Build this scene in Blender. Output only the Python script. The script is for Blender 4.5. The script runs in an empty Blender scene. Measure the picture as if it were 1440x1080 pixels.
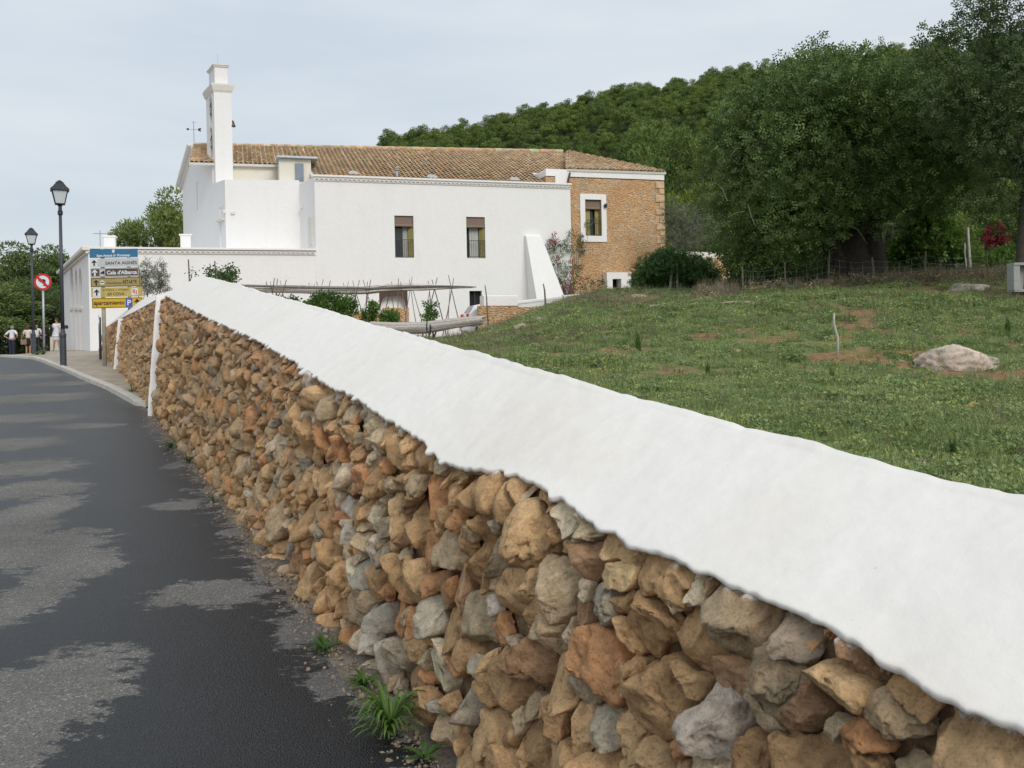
import bpy, bmesh, math, random
import numpy as np
from mathutils import Vector, Matrix
from math import sin, cos, pi, radians, sqrt
random.seed(7); rng = np.random.default_rng(11)
S = bpy.context.scene; C = S.collection

# ------------------------------------------------------------------ camera
F, CX, HY, TH, EYE = 1200.0, 720.0, 465.0, 0.021, 1.6
cam = bpy.data.objects.new('camera', bpy.data.cameras.new('camera')); C.objects.link(cam)
cam.data.sensor_width = 36; cam.data.lens = 36*F/1440
cam.data.shift_y = -(540-HY)/1440; cam.data.clip_start = .05; cam.data.clip_end = 5000
cam.matrix_world = Matrix(((cos(TH), sin(TH), 0, 0), (0, 0, -1, 0), (-sin(TH), cos(TH), 0, EYE), (0, 0, 0, 1)))
S.camera = cam
# ------------------------------------------------------------------ world, sun, exposure
SUN_EL, SUN_AZ = radians(34), radians(152)      # azimuth clockwise from +Y: behind the camera, to the right
w = bpy.data.worlds.new('World'); S.world = w; w.use_nodes = True
nt = w.node_tree; nd = nt.nodes; lk = nt.links; nd.clear()
out = nd.new('ShaderNodeOutputWorld'); bg = nd.new('ShaderNodeBackground'); sky = nd.new('ShaderNodeTexSky')
sky.sky_type = 'NISHITA'; sky.sun_disc = False; sky.sun_elevation = SUN_EL; sky.sun_rotation = SUN_AZ
sky.dust_density = 2.0; sky.air_density = 1.0
bg.inputs['Strength'].default_value = 0.12
tc = nd.new('ShaderNodeTexCoord'); sx = nd.new('ShaderNodeSeparateXYZ'); lk.new(tc.outputs['Generated'], sx.inputs[0])
# cloud deck: thin stratus, brighter overhead, soft streaks
mp = nd.new('ShaderNodeMapping'); mp.inputs['Scale'].default_value = (1.5, 1.5, 7.0); mp.inputs['Rotation'].default_value = (0, radians(6), 0)
lk.new(tc.outputs['Generated'], mp.inputs[0])
n1 = nd.new('ShaderNodeTexNoise'); n1.inputs['Scale'].default_value = 1.6; n1.inputs['Detail'].default_value = 5; n1.inputs['Roughness'].default_value = .5
lk.new(mp.outputs[0], n1.inputs[0])
cr = nd.new('ShaderNodeValToRGB'); cr.color_ramp.elements[0].position = .33; cr.color_ramp.elements[0].color = (5.15, 5.78, 6.4, 1)
cr.color_ramp.elements[1].position = .68; cr.color_ramp.elements[1].color = (6.5, 6.85, 7.1, 1)
lk.new(n1.outputs['Fac'], cr.inputs[0])
mr = nd.new('ShaderNodeMapRange'); mr.inputs['From Min'].default_value = 0.02; mr.inputs['From Max'].default_value = .9
mr.inputs['To Min'].default_value = .86; mr.inputs['To Max'].default_value = 1.15
lk.new(sx.outputs['Z'], mr.inputs['Value'])
vm = nd.new('ShaderNodeVectorMath'); vm.operation = 'SCALE'; lk.new(cr.outputs[0], vm.inputs[0]); lk.new(mr.outputs[0], vm.inputs['Scale'])
mx = nd.new('ShaderNodeMix'); mx.data_type = 'RGBA'; mx.inputs[0].default_value = .9
lk.new(sky.outputs[0], mx.inputs[6]); lk.new(vm.outputs[0], mx.inputs[7])
lk.new(mx.outputs[2], bg.inputs['Color']); lk.new(bg.outputs[0], out.inputs[0])
sun = bpy.data.objects.new('sun', bpy.data.lights.new('sun', 'SUN')); C.objects.link(sun)
sun.data.energy = 1.5; sun.data.angle = radians(24); sun.data.color = (1, .96, .9)
sdir = Vector((sin(SUN_AZ)*cos(SUN_EL), cos(SUN_AZ)*cos(SUN_EL), sin(SUN_EL)))
sun.rotation_euler = sdir.to_track_quat('Z', 'Y').to_euler()
S.view_settings.view_transform = 'Standard'; S.view_settings.look = 'None'
S.view_settings.exposure = 0.13; S.view_settings.gamma = 1
S.render.engine = 'CYCLES'

# ------------------------------------------------------------------ measuring and terrain
def W(x, y, Y):
    u = (x-CX)/F; v = (HY-y)/F
    return Vector((Y*(cos(TH)*u+sin(TH)*v), Y, EYE+Y*(-sin(TH)*u+cos(TH)*v)))
def sm(t):
    t = np.clip(t, 0, 1); return t*t*(3-2*t)
def hsh(ix, iy, iz):
    h = (ix.astype(np.int64)*374761393 + iy.astype(np.int64)*668265263 + iz.astype(np.int64)*2147483647) & 0xFFFFFFFF
    h = ((h ^ (h >> 13))*1274126177) & 0xFFFFFFFF
    h = ((h ^ (h >> 16))*2246822519) & 0xFFFFFFFF
    return ((h ^ (h >> 15)) & 0xFFFFFF)/float(0xFFFFFF)
def noise(p):
    p = np.asarray(p, float); i = np.floor(p); f = p-i; f = f*f*(3-2*f); i = i.astype(np.int64); r = 0
    for a in (0, 1):
        wa = f[..., 0] if a else 1-f[..., 0]
        for b in (0, 1):
            wb = f[..., 1] if b else 1-f[..., 1]
            for c in (0, 1):
                wc = f[..., 2] if c else 1-f[..., 2]
                r = r+wa*wb*wc*hsh(i[..., 0]+a, i[..., 1]+b, i[..., 2]+c)
    return r*2-1
def fbm(p, o=4):
    p = np.asarray(p, float); r = 0; a = 1; t = 0
    for k in range(o): r = r+a*noise(p*(2.03**k)+k*17.3); t += a; a *= .5
    return r/t
def fb2(x, y, s, o=3, z=0.):
    x = np.asarray(x, float); y = np.asarray(y, float)
    return fbm(np.stack([x*s, y*s, np.zeros_like(x)+z], -1), o)

B0 = np.array((-.31, 3.04)); WD = np.array((-.466, .885)); WD = WD/np.linalg.norm(WD); WN = np.array((WD[1], -WD[0]))
def st(X, Y):
    return (X-B0[0])*WD[0]+(Y-B0[1])*WD[1], (X-B0[0])*WN[0]+(Y-B0[1])*WN[1]
def road_z(X, Y):
    s, t = st(X, Y)
    r = np.interp(Y, [-400, -20, 0, 10, 20, 25, 30, 36, 60, 90], [-1.5, -.8, 0, .41, .82, .97, 1.04, 1.06, .95, .5])
    d = np.interp(Y, [30, 46, 60, 90, 200], [0, .3, .55, .9, 1.2])
    return r-d*sm((-t-1.2)/2.6)
EU = [-.6, -.43, -.3, -.18, -.14, -.067, .05, .117, .283, .6, .9]
EE = [.0, .02, .05, .180, .222, .228, .252, .268, .290, .32, .33]
def ground_z(X, Y):
    X = np.asarray(X, float); Y = np.asarray(Y, float)
    s, t = st(X, Y); Yc = np.maximum(Y, 3.); u = X/Yc
    A = np.interp(Y, [0, 4, 6, 12, 17, 22, 26, 30, 45, 80], [.85, .85, .85, .92, 1.5, 2.15, 2.62, 2.85, 3.5, 4.5])
    A = A+.3*sm((u-.2)/.2)*sm((Y-12)/12)
    L = np.interp(Y, [0, 12, 20, 26, 45, 80], [.85, .9, 1.2, 1.3, 1.15, 1.5])
    k = sm((u+.09)/.22)
    f = L+(A-L)*k
    f = f+(.07*fb2(X, Y, .45, 3)+.03*fb2(X, Y, 2.1, 3, 5.))*sm(t/1.5)*sm((70-Y)/20)
    r = road_z(X, Y)
    b = sm((t-.12)/(.32+np.maximum(0, s-23)*.35))
    g = r+(f-r)*b
    e = np.interp(X/np.maximum(Y, 20), EU, EE); hz = EYE+e*215-5.0
    kk = sm((Y-72)/(215-72))
    g = g+np.maximum(0, hz-g)*kk*(Y > 60)
    return g
def GP(x, y, lo=1.5, hi=120):
    """the point of the ground seen at a pixel"""
    ys = np.linspace(lo, hi, 6000); a = W(x, y, 1.0)
    X = a.x*ys; Z = EYE+(a.z-EYE)*ys; g = ground_z(X, ys); i = np.argmax(Z <= g)
    return Vector((X[i], ys[i], g[i]))
def gz(x, y): return float(ground_z(np.array([x]), np.array([y]))[0])

# ------------------------------------------------------------------ mesh helpers
class MB:
    def __init__(s): s.v = []; s.f = []; s.m = []; s.c = []
    def add(s, vs, fs, m=0, c=None):
        o = len(s.v); s.v += [tuple(p) for p in vs]
        s.f += [tuple(i+o for i in f) for f in fs]; s.m += [m]*len(fs)
        s.c += [c or (1, 1, 1)]*len(vs)
    def box(s, c, e, ax=None, m=0, col=None, bev=0):
        c = Vector(c); ax = ax or (Vector((1, 0, 0)), Vector((0, 1, 0)), Vector((0, 0, 1)))
        if bev:
            b = min(bev, min(e)*.45); vs = []; bm = bmesh.new(); bmesh.ops.create_cube(bm, size=1)
            for v in bm.verts: v.co = Vector((v.co.x*e[0]*2, v.co.y*e[1]*2, v.co.z*e[2]*2))
            bmesh.ops.bevel(bm, geom=list(bm.edges), offset=b, segments=2, affect='EDGES', profile=.5)
            bm.verts.index_update()
            s.add([c+ax[0]*v.co.x+ax[1]*v.co.y+ax[2]*v.co.z for v in bm.verts], [[q.index for q in f.verts] for f in bm.faces], m, col); bm.free(); return
        vs = [c+ax[0]*(i*e[0])+ax[1]*(j*e[1])+ax[2]*(k*e[2]) for i in (-1, 1) for j in (-1, 1) for k in (-1, 1)]
        s.add(vs, [(0, 1, 3, 2), (4, 6, 7, 5), (0, 4, 5, 1), (2, 3, 7, 6), (0, 2, 6, 4), (1, 5, 7, 3)], m, col)
    def prism(s, foot, z0, z1, m=0, col=None):
        n = len(foot); z0 = z0 if hasattr(z0, '__len__') else [z0]*n; z1 = z1 if hasattr(z1, '__len__') else [z1]*n
        vs = [(p[0], p[1], z0[i]) for i, p in enumerate(foot)]+[(p[0], p[1], z1[i]) for i, p in enumerate(foot)]
        fs = [tuple(range(n))[::-1], tuple(range(n, 2*n))]+[(i, (i+1) % n, n+(i+1) % n, n+i) for i in range(n)]
        s.add(vs, fs, m, col)
    def tube(s, pts, rad, n=8, m=0, col=None, cap=True):
        pts = [Vector(p) for p in pts]; rad = rad if hasattr(rad, '__len__') else [rad]*len(pts)
        vs = []; up = Vector((0, 0, 1)); pa = None
        for i, p in enumerate(pts):
            d = (pts[min(i+1, len(pts)-1)]-pts[max(i-1, 0)]).normalized()
            if pa is None: a = d.cross(up) if abs(d.z) < .95 else d.cross(Vector((1, 0, 0)))
            else: a = pa-d*pa.dot(d)
            a.normalize(); pa = a; b = d.cross(a)
            for k in range(n): vs.append(p+(a*cos(2*pi*k/n)+b*sin(2*pi*k/n))*rad[i])
        fs = [(i*n+k, i*n+(k+1) % n, (i+1)*n+(k+1) % n, (i+1)*n+k) for i in range(len(pts)-1) for k in range(n)]
        if cap: fs += [tuple(range(n))[::-1], tuple((len(pts)-1)*n+k for k in range(n))]
        s.add(vs, fs, m, col)
    def lathe(s, c, prof, n=16, m=0, col=None, sq=False):
        c = Vector(c); vs = []
        for r, z in prof:
            for k in range(n): a = 2*pi*(k+.5)/n; vs.append(c+Vector((r*cos(a), r*sin(a), z)))
        fs = [(i*n+k, i*n+(k+1) % n, (i+1)*n+(k+1) % n, (i+1)*n+k) for i in range(len(prof)-1) for k in range(n)]
        fs += [tuple(range(n))[::-1], tuple((len(prof)-1)*n+k for k in range(n))]
        s.add(vs, fs, m, col)
    def ball(s, c, r, ax=None, m=0, col=None, sub=2):
        V, Fc = ico(sub); c = Vector(c); r = r if hasattr(r, '__len__') else (r, r, r)
        ax = ax or (Vector((1, 0, 0)), Vector((0, 1, 0)), Vector((0, 0, 1)))
        s.add([c+ax[0]*(q[0]*r[0])+ax[1]*(q[1]*r[1])+ax[2]*(q[2]*r[2]) for q in V], [tuple(f) for f in Fc], m, col)
    def build(s, name, mats, parent=None, smooth=False, loc=None):
        if not isinstance(mats, (list, tuple)): mats = [mats]
        me = bpy.data.meshes.new(name)
        inv = parent.matrix_basis.inverted() if parent is not None and parent.parent is None else (abs_inv(parent) if parent is not None else Matrix())
        if loc is not None: inv = Matrix.Translation(-Vector(loc))
        me.from_pydata([inv @ Vector(p) for p in s.v], [], s.f)
        for q in mats: me.materials.append(q)
        me.polygons.foreach_set('material_index', s.m)
        if smooth: me.polygons.foreach_set('use_smooth', [True]*len(s.f))
        ca = me.color_attributes.new('Col', 'FLOAT_COLOR', 'POINT')
        ca.data.foreach_set('color', np.array([(c[0], c[1], c[2], 1) for c in s.c], 'f').ravel())
        me.update()
        o = bpy.data.objects.new(name, me); C.objects.link(o)
        if parent is not None: o.parent = parent
        if loc is not None: o.location = loc
        return o
def abs_inv(o):
    m = Matrix()
    while o is not None: m = o.matrix_basis @ m; o = o.parent
    return m.inverted()
def npmesh(name, V, Fc, mat, parent=None, col=None, smooth=False, loc=None):
    """numpy arrays -> mesh object; Fc is (n,3) or (n,4)"""
    V = np.asarray(V, 'f').reshape(-1, 3)
    if parent is not None:
        M = np.array(abs_inv(parent)); V = (V @ M[:3, :3].T+M[:3, 3]).astype('f')
    if loc is not None: V = V-np.array(loc, 'f')
    Fc = np.asarray(Fc, 'i'); k = Fc.shape[1]; me = bpy.data.meshes.new(name)
    me.vertices.add(len(V)); me.vertices.foreach_set('co', V.ravel())
    me.loops.add(Fc.size); me.loops.foreach_set('vertex_index', Fc.ravel())
    me.polygons.add(len(Fc)); me.polygons.foreach_set('loop_start', np.arange(0, Fc.size, k, dtype='i'))
    me.polygons.foreach_set('loop_total', np.full(len(Fc), k, 'i'))
    me.polygons.foreach_set('use_smooth', np.full(len(Fc), smooth, bool))
    me.update(calc_edges=True); me.validate()
    if col is not None:
        ca = me.color_attributes.new('Col', 'FLOAT_COLOR', 'POINT'); c4 = np.ones((len(V), 4), 'f'); c4[:, :3] = col
        ca.data.foreach_set('color', c4.ravel())
    for q in (mat if isinstance(mat, (list, tuple)) else [mat]): me.materials.append(q)
    o = bpy.data.objects.new(name, me); C.objects.link(o)
    if parent is not None: o.parent = parent
    if loc is not None: o.location = loc
    return o
_ico = {}
def ico(sub):
    if sub not in _ico:
        bm = bmesh.new(); bmesh.ops.create_icosphere(bm, subdivisions=sub, radius=1); bm.verts.index_update()
        _ico[sub] = (np.array([v.co[:] for v in bm.verts]), np.array([[v.index for v in f.verts] for f in bm.faces])); bm.free()
    return _ico[sub]
def grid_faces(a, b):
    i = np.arange(a*b).reshape(a, b)
    return np.stack([i[:-1, :-1].ravel(), i[1:, :-1].ravel(), i[1:, 1:].ravel(), i[:-1, 1:].ravel()], 1)
def tag(o, label=None, cat=None, group=None, kind=None):
    if label: o['label'] = label
    if cat: o['category'] = cat
    if group: o['group'] = group
    if kind: o['kind'] = kind
    return o
def thing(name, loc, label, cat, group=None, rz=0):
    o = bpy.data.objects.new(name, None); C.objects.link(o); o.location = loc; o.rotation_euler = (0, 0, rz)
    o.empty_display_size = .2; o.matrix_basis = Matrix.Translation(Vector(loc)) @ Matrix.Rotation(rz, 4, 'Z')
    return tag(o, label, cat, group)
def copy_tree(o, parent=None):
    c = o.copy(); C.objects.link(c)
    if parent is not None: c.parent = parent
    for ch in list(o.children): copy_tree(ch, c)
    return c
def cut(o, cutters):
    """cut openings out of a solid wall and keep the result as plain mesh"""
    for c in [o]+list(cutters):
        bm = bmesh.new(); bm.from_mesh(c.data); bmesh.ops.recalc_face_normals(bm, faces=bm.faces); bm.to_mesh(c.data); bm.free()
    for c in cutters:
        m = o.modifiers.new('b', 'BOOLEAN'); m.operation = 'DIFFERENCE'; m.solver = 'EXACT'; m.object = c
    dg = bpy.context.evaluated_depsgraph_get(); dg.update()
    me = bpy.data.meshes.new_from_object(o.evaluated_get(dg)); old = o.data
    o.modifiers.clear(); o.data = me
    for c in cutters: bpy.data.objects.remove(c, do_unlink=True)

# ------------------------------------------------------------------ materials
def newmat(name):
    m = bpy.data.materials.new(name); m.use_nodes = True; t = m.node_tree
    return m, t, t.nodes, t.links, t.nodes['Principled BSDF']
def noise_node(N, L, vec, scale, detail=4, rough=.55, dist=0):
    n = N.new('ShaderNodeTexNoise'); n.inputs['Scale'].default_value = scale; n.inputs['Detail'].default_value = detail
    n.inputs['Roughness'].default_value = rough; n.inputs['Distortion'].default_value = dist
    if vec is not None: L.new(vec, n.inputs['Vector'])
    return n
def ramp(N, L, fac, stops):
    r = N.new('ShaderNodeValToRGB'); L.new(fac, r.inputs[0])
    while len(r.color_ramp.elements) < len(stops): r.color_ramp.elements.new(.5)
    for e, (p, c) in zip(r.color_ramp.elements, stops):
        e.position = p; e.color = (*c, 1) if hasattr(c, '__len__') else (c, c, c, 1)
    return r
def mixc(N, L, fac, a, b, mode='MIX'):
    m = N.new('ShaderNodeMix'); m.data_type = 'RGBA'; m.blend_type = mode
    for sock, v in ((0, fac), (6, a), (7, b)):
        if isinstance(v, (int, float)): m.inputs[sock].default_value = v
        elif isinstance(v, tuple): m.inputs[sock].default_value = (*v, 1)
        else: L.new(v, m.inputs[sock])
    return m.outputs[2]
def add_bump(N, L, P, h, strength, dist, prev=None):
    b = N.new('ShaderNodeBump'); b.inputs['Strength'].default_value = strength; b.inputs['Distance'].default_value = dist
    L.new(h, b.inputs['Height'])
    if prev is not None: L.new(prev, b.inputs['Normal'])
    L.new(b.outputs[0], P.inputs['Normal']); return b.outputs[0]
def mat(name, col, rough=.7, var=.15, scale=6., bump=0., bscale=40., metal=0., spec=None, attr=False, var2=None):
    m, t, N, L, P = newmat(name); P.inputs['Roughness'].default_value = rough; P.inputs['Metallic'].default_value = metal
    if spec is not None: P.inputs['Specular IOR Level'].default_value = spec
    geo = N.new('ShaderNodeNewGeometry')
    n = noise_node(N, L, geo.outputs['Position'], scale)
    if attr:
        a = N.new('ShaderNodeAttribute'); a.attribute_name = 'Col'; base = a.outputs['Color']
        base = mixc(N, L, 1., base, (col[0], col[1], col[2]), 'MULTIPLY')
    else: base = (col[0], col[1], col[2])
    r = ramp(N, L, n.outputs['Fac'], [(.25, 1-var), (.75, 1+var)])
    c = mixc(N, L, 1., base, r.outputs[0], 'MULTIPLY')
    if var2 is not None:
        n2 = noise_node(N, L, geo.outputs['Position'], scale*.23, 5); r2 = ramp(N, L, n2.outputs['Fac'], [(.45, 0.), (.7, 1.)])
        c = mixc(N, L, r2.outputs[0], c, var2)
    L.new(c, P.inputs['Base Color'])
    if bump: 
        n3 = noise_node(N, L, geo.outputs['Position'], bscale, 5); add_bump(N, L, P, n3.outputs['Fac'], bump, .02)
    return m
def plaster(name, col, dirt=(.62, .57, .5), amt=.35, bump=.25, fine=90., streak=0.):
    m, t, N, L, P = newmat(name); P.inputs['Roughness'].default_value = .9; P.inputs['Specular IOR Level'].default_value = .2
    g = N.new('ShaderNodeNewGeometry').outputs['Position']
    n = noise_node(N, L, g, 1.1, 6, .6); r = ramp(N, L, n.outputs['Fac'], [(.5, 0.), (.85, amt)])
    n2 = noise_node(N, L, g, 14, 5, .65); r2 = ramp(N, L, n2.outputs['Fac'], [(.3, .955), (.7, 1.)])
    c = mixc(N, L, r.outputs[0], (*col,), dirt); c = mixc(N, L, 1., c, r2.outputs[0], 'MULTIPLY')
    if streak:
        mz = N.new('ShaderNodeMapping'); mz.inputs['Scale'].default_value = (2.2, 2.2, .22); L.new(g, mz.inputs[0]); n5 = noise_node(N, L, mz.outputs[0], 1.6, 6, .65); r5 = ramp(N, L, n5.outputs['Fac'], [(.5, 0.), (.8, streak)]); c = mixc(N, L, r5.outputs[0], c, (.56, .54, .49))
    L.new(c, P.inputs['Base Color'])
    a = noise_node(N, L, g, 5, 3); p = add_bump(N, L, P, a.outputs['Fac'], bump, .06)
    vs = N.new('ShaderNodeTexVoronoi'); vs.inputs['Scale'].default_value = 15 if streak == 0 else 34; L.new(g, vs.inputs['Vector']); sp = ramp(N, L, vs.outputs['Distance'], [(.02, .6), (.05, 1.)]); c2 = mixc(N, L, .6, c, sp.outputs[0], 'MULTIPLY'); L.new(c2, P.inputs['Base Color'])
    b = noise_node(N, L, g, fine, 4, .6); add_bump(N, L, P, b.outputs['Fac'], bump*.8, .006, p)
    return m
def leafmat(name, c1, c2, rough=.5, trans=.25, objr=True, attr=False):
    m, t, N, L, P = newmat(name); P.inputs['Roughness'].default_value = rough; P.inputs['Specular IOR Level'].default_value = .3
    g = N.new('ShaderNodeNewGeometry'); n = noise_node(N, L, g.outputs['Position'], .9 if not objr else 1.3, 3)
    r = ramp(N, L, n.outputs['Fac'], [(.35, 0.), (.65, 1.)])
    c = mixc(N, L, r.outputs[0], (*c1,), (*c2,))
    v = ramp(N, L, g.outputs['Random Per Island'], [(0., .65), (1., 1.35)]); c = mixc(N, L, 1., c, v.outputs[0], 'MULTIPLY')
    if objr:
        oi = N.new('ShaderNodeObjectInfo'); q = ramp(N, L, oi.outputs['Random'], [(0., (.72, .78, .8)), (.5, (1., 1., 1.)), (1., (1.3, 1.15, .9))])
        c = mixc(N, L, 1., c, q.outputs[0], 'MULTIPLY')
    if attr:
        a = N.new('ShaderNodeAttribute'); a.attribute_name = 'Col'; c = mixc(N, L, 1., c, a.outputs['Color'], 'MULTIPLY')
    L.new(c, P.inputs['Base Color'])
    tr = N.new('ShaderNodeBsdfTranslucent'); L.new(c, tr.inputs['Color'])
    ms = N.new('ShaderNodeMixShader'); ms.inputs[0].default_value = trans
    L.new(P.outputs[0], ms.inputs[1]); L.new(tr.outputs[0], ms.inputs[2]); L.new(ms.outputs[0], N['Material Output'].inputs['Surface'])
    return m
M = {}
M['white'] = plaster('whitewashed_plaster', (.85, .835, .825), (.70, .68, .64), .28, .2, 90., .12)
M['cream'] = plaster('cream_plaster', (.74, .70, .60), (.55, .5, .42), .5, .3)
M['trim'] = plaster('weathered_trim', (.77, .735, .68), (.55, .52, .47), .5, .3)
M['cap'] = plaster('whitewash_cap', (.80, .765, .72), (.74, .665, .565), .75, .2, 120.)
M['iron'] = mat('dark_iron', (.035, .04, .048), .45, .2, 30, .1, 200, .3)
M['post'] = mat('painted_post', (.06, .068, .08), .5, .25, 14, .1, 120, .2)
M['galv'] = mat('galvanised_steel', (.42, .44, .46), .45, .15, 20, metal=.5)
M['glass'] = mat('window_glass', (.03, .035, .04), .12, .1, 2)
M['lamp_glass'] = mat('frosted_lantern_glass', (.62, .66, .70), .35, .05, 2)
M['shutter'] = mat('yellow_green_shutter', (.31, .27, .075), .5, .15, 12)
M['blind'] = mat('brown_roller_blind', (.25, .175, .14), .8, .25, 40, .3, 150)
M['curtain'] = mat('pale_curtain', (.52, .52, .5), .9, .1, 10)
M['dark'] = mat('dark_interior', (.02, .02, .022), .8, .2, 3)
M['darkwood'] = mat('dark_brown_wood', (.075, .035, .025), .6, .3, 14)
M['oldwood'] = mat('weathered_wood', (.20, .18, .165), .85, .35, 9, .6, 60)
M['cane'] = mat('dry_cane', (.19, .155, .125), .8, .35, 12)
M['palestick'] = mat('bleached_stick', (.42, .40, .36), .85, .2, 14)
M['bark'] = mat('bark', (.055, .045, .038), .95, .4, 9, .8, 35)
M['greybark'] = mat('grey_twig_bark', (.16, .13, .10), .95, .3, 12)
M['bronze'] = mat('bell_bronze', (.10, .085, .06), .5, .2, 20, metal=.7)
# ================================================================== SETTING
def axis(lo, hi, fine_lo, fine_hi, step, grow=1.13):
    a = list(np.arange(fine_lo, fine_hi, step)); x, d = a[-1], step
    while x < hi: d *= grow; x += d; a.append(x)
    x, d = a[0], step; b = []
    while x > lo: d *= grow; x -= d; b.append(x)
    return np.array(b[::-1]+a)
def from_st(s, t): return B0[0]+WD[0]*s+WN[0]*t, B0[1]+WD[1]*s+WN[1]*t
# asphalt / pavement edges from the photo
KP = [GP(191, 572), GP(150, 549), GP(112, 533), GP(78, 518), GP(44, 505.5)]
KS = [st(p.x, p.y) for p in KP]
ks = np.array([-50, KS[0][0]-.05]+[k[0] for k in KS]+[KS[-1][0]+25]); kt = np.array([-.05, -.05]+[k[1] for k in KS]+[KS[-1][1]-7])
def edge_t(s): return np.interp(s, ks, kt)
# ground sheet
sa = axis(-600, 1500, -5, 46, .16); ta = axis(-900, 1100, -8, 2, .12); tb = axis(2, 1100, 2.0, 24, .2)
ta = np.concatenate([ta[ta < 1.95], tb[tb >= 2.0]])
SS, TT = np.meshgrid(sa, ta, indexing='ij'); X, Y = from_st(SS, TT); Z = ground_z(X, Y)
grass = np.array((.15, .19, .07)); soil = np.array((.27, .16, .085)); dry = np.array((.21, .17, .11)); grav = np.array((.20, .17, .14)); duff = np.array((.05, .065, .025)); concr = np.array((.36, .32, .26))
n1_ = fb2(X, Y, .55, 4, 3.)[..., None]; n2_ = fb2(X, Y, 1.7, 3, 9.)[..., None]
patch = sm((n1_*.6+n2_*.6-.12)/.2); col = grass*(1-patch)+soil*patch
bank = (sm((Y-15)/6)*sm((40-Y)/8))[..., None]; bk = bank*sm((n2_+.35)/.4)*(.35+.65*sm((.16-X/np.maximum(Y, 3))/.08))[..., None]; col = col*(1-bk)+dry*bk
far = sm((Y-60)/20)[..., None]*1.0; col = col*(1-far)+duff*far
left = (TT < .2)[..., None]; col = np.where(left, grav*(1+.25*n2_), col)
garden = ((TT > .2) & (SS > 20) & (X/np.maximum(Y, 3) < -.05) & (Y < 60))[..., None]; col = np.where(garden, (.30, .25, .19), col)
farleft = ((TT < .2) & (Y > 48))[..., None]; col = np.where(farleft, duff, col)
for (px, py, r) in [(1015, 541, .45), (1060, 545, .4), (1290, 600, .16), (1340, 640, .12), (1190, 640, .12), (975, 540, .2), (1395, 600, .16), (800, 470, .5), (870, 455, .8), (1060, 462, .6)]:
    p = GP(px, py); d = np.hypot((X-p.x)/1.5, (Y-p.y)); q = sm((r-d+.25*n2_[..., 0])/.25)[..., None]; col = col*(1-q)+soil*1.15*q
m, t, N, L, P = newmat('earth_and_grass'); P.inputs['Roughness'].default_value = .95; P.inputs['Specular IOR Level'].default_value = .1
at = N.new('ShaderNodeAttribute'); at.attribute_name = 'Col'; g = N.new('ShaderNodeNewGeometry').outputs['Position']
na = noise_node(N, L, g, 9, 6, .7); ra = ramp(N, L, na.outputs['Fac'], [(.3, .55), (.7, 1.45)])
nb = noise_node(N, L, g, 90, 3, .6); rb = ramp(N, L, nb.outputs['Fac'], [(.3, .7), (.7, 1.3)])
c = mixc(N, L, 1., at.outputs['Color'], ra.outputs[0], 'MULTIPLY'); c = mixc(N, L, 1., c, rb.outputs[0], 'MULTIPLY'); L.new(c, P.inputs['Base Color'])
p_ = add_bump(N, L, P, na.outputs['Fac'], .6, .05); add_bump(N, L, P, nb.outputs['Fac'], .5, .01, p_); M['earth'] = m
V = np.stack([X, Y, Z], -1).reshape(-1, 3)
tag(npmesh('ground', V, grid_faces(len(sa), len(ta)), M['earth'], col=col.reshape(-1, 3), smooth=True), kind='structure')
# road
rs = axis(-60, 75, -3.5, 26, .07, 1.15); ra_ = np.linspace(0, 1, 120)**1.25
SS, RR = np.meshgrid(rs, ra_, indexing='ij'); E = edge_t(SS)
E = E-.05*np.where(SS < KS[0][0], sm((fb2(SS, SS*0, 2.3, 4)+.3)/.8)*1.6+.12*fb2(SS, SS*0, 9, 3), 0)
TT = E-RR*8.5; X, Y = from_st(SS, TT); Z = ground_z(X, Y)+.009
dryv = np.zeros_like(X)
for (px, py, rx, ry) in [(60, 985, 105, 75), (-20, 1060, 95, 50), (25, 850, 60, 34), (60, 775, 75, 26), (110, 800, 55, 22), (50, 720, 45, 20), (50, 690, 60, 12), (30, 660, 70, 11),
                         (300, 838, 85, 17), (400, 800, 45, 20), (480, 960, 45, 22), (430, 885, 40, 24), (20, 625, 70, 8), (250, 712, 36, 6), (60, 560, 70, 6),
                         (20, 590, 80, 6), (330, 750, 26, 7), (250, 655, 20, 5), (400, 735, 10, 5), (10, 760, 40, 30), (90, 540, 40, 3), (120, 600, 50, 3), (30, 530, 50, 4)]:
    p = GP(px, py); a = abs(GP(px+rx*.5, py).x-p.x)*2; b = abs(GP(px, max(py-ry*.5, 506)).y-p.y)*2+.02
    dryv = np.maximum(dryv, 1.25-np.hypot((X-p.x)/a, (Y-p.y)/b)*.75)
dryv = np.maximum(dryv, .52-(E-TT)*1.3)            # drier, gravelly margin along the wall
dryv = np.clip(dryv+.06*fb2(X, Y, .8, 3), 0, 1)
m, t, N, L, P = newmat('damp_asphalt'); at = N.new('ShaderNodeAttribute'); at.attribute_name = 'Col'
g = N.new('ShaderNodeNewGeometry').outputs['Position']
mpn = N.new('ShaderNodeMapping'); mpn.inputs['Scale'].default_value = (1, 1.9, 1); L.new(g, mpn.inputs[0])
n_ = noise_node(N, L, mpn.outputs[0], 5.5, 12, .80); ad = N.new('ShaderNodeMath'); ad.operation = 'MULTIPLY_ADD'; L.new(n_.outputs['Fac'], ad.inputs[0]); ad.inputs[1].default_value = 2.4
L.new(at.outputs['Fac'], ad.inputs[2]); wet = ramp(N, L, ad.outputs[0], [(.0, 0.), (1., 1.)]); wet = N.new('ShaderNodeMapRange'); wet.inputs['From Min'].default_value = 1.67; wet.inputs['From Max'].default_value = 1.72; L.new(ad.outputs[0], wet.inputs['Value'])
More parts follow.
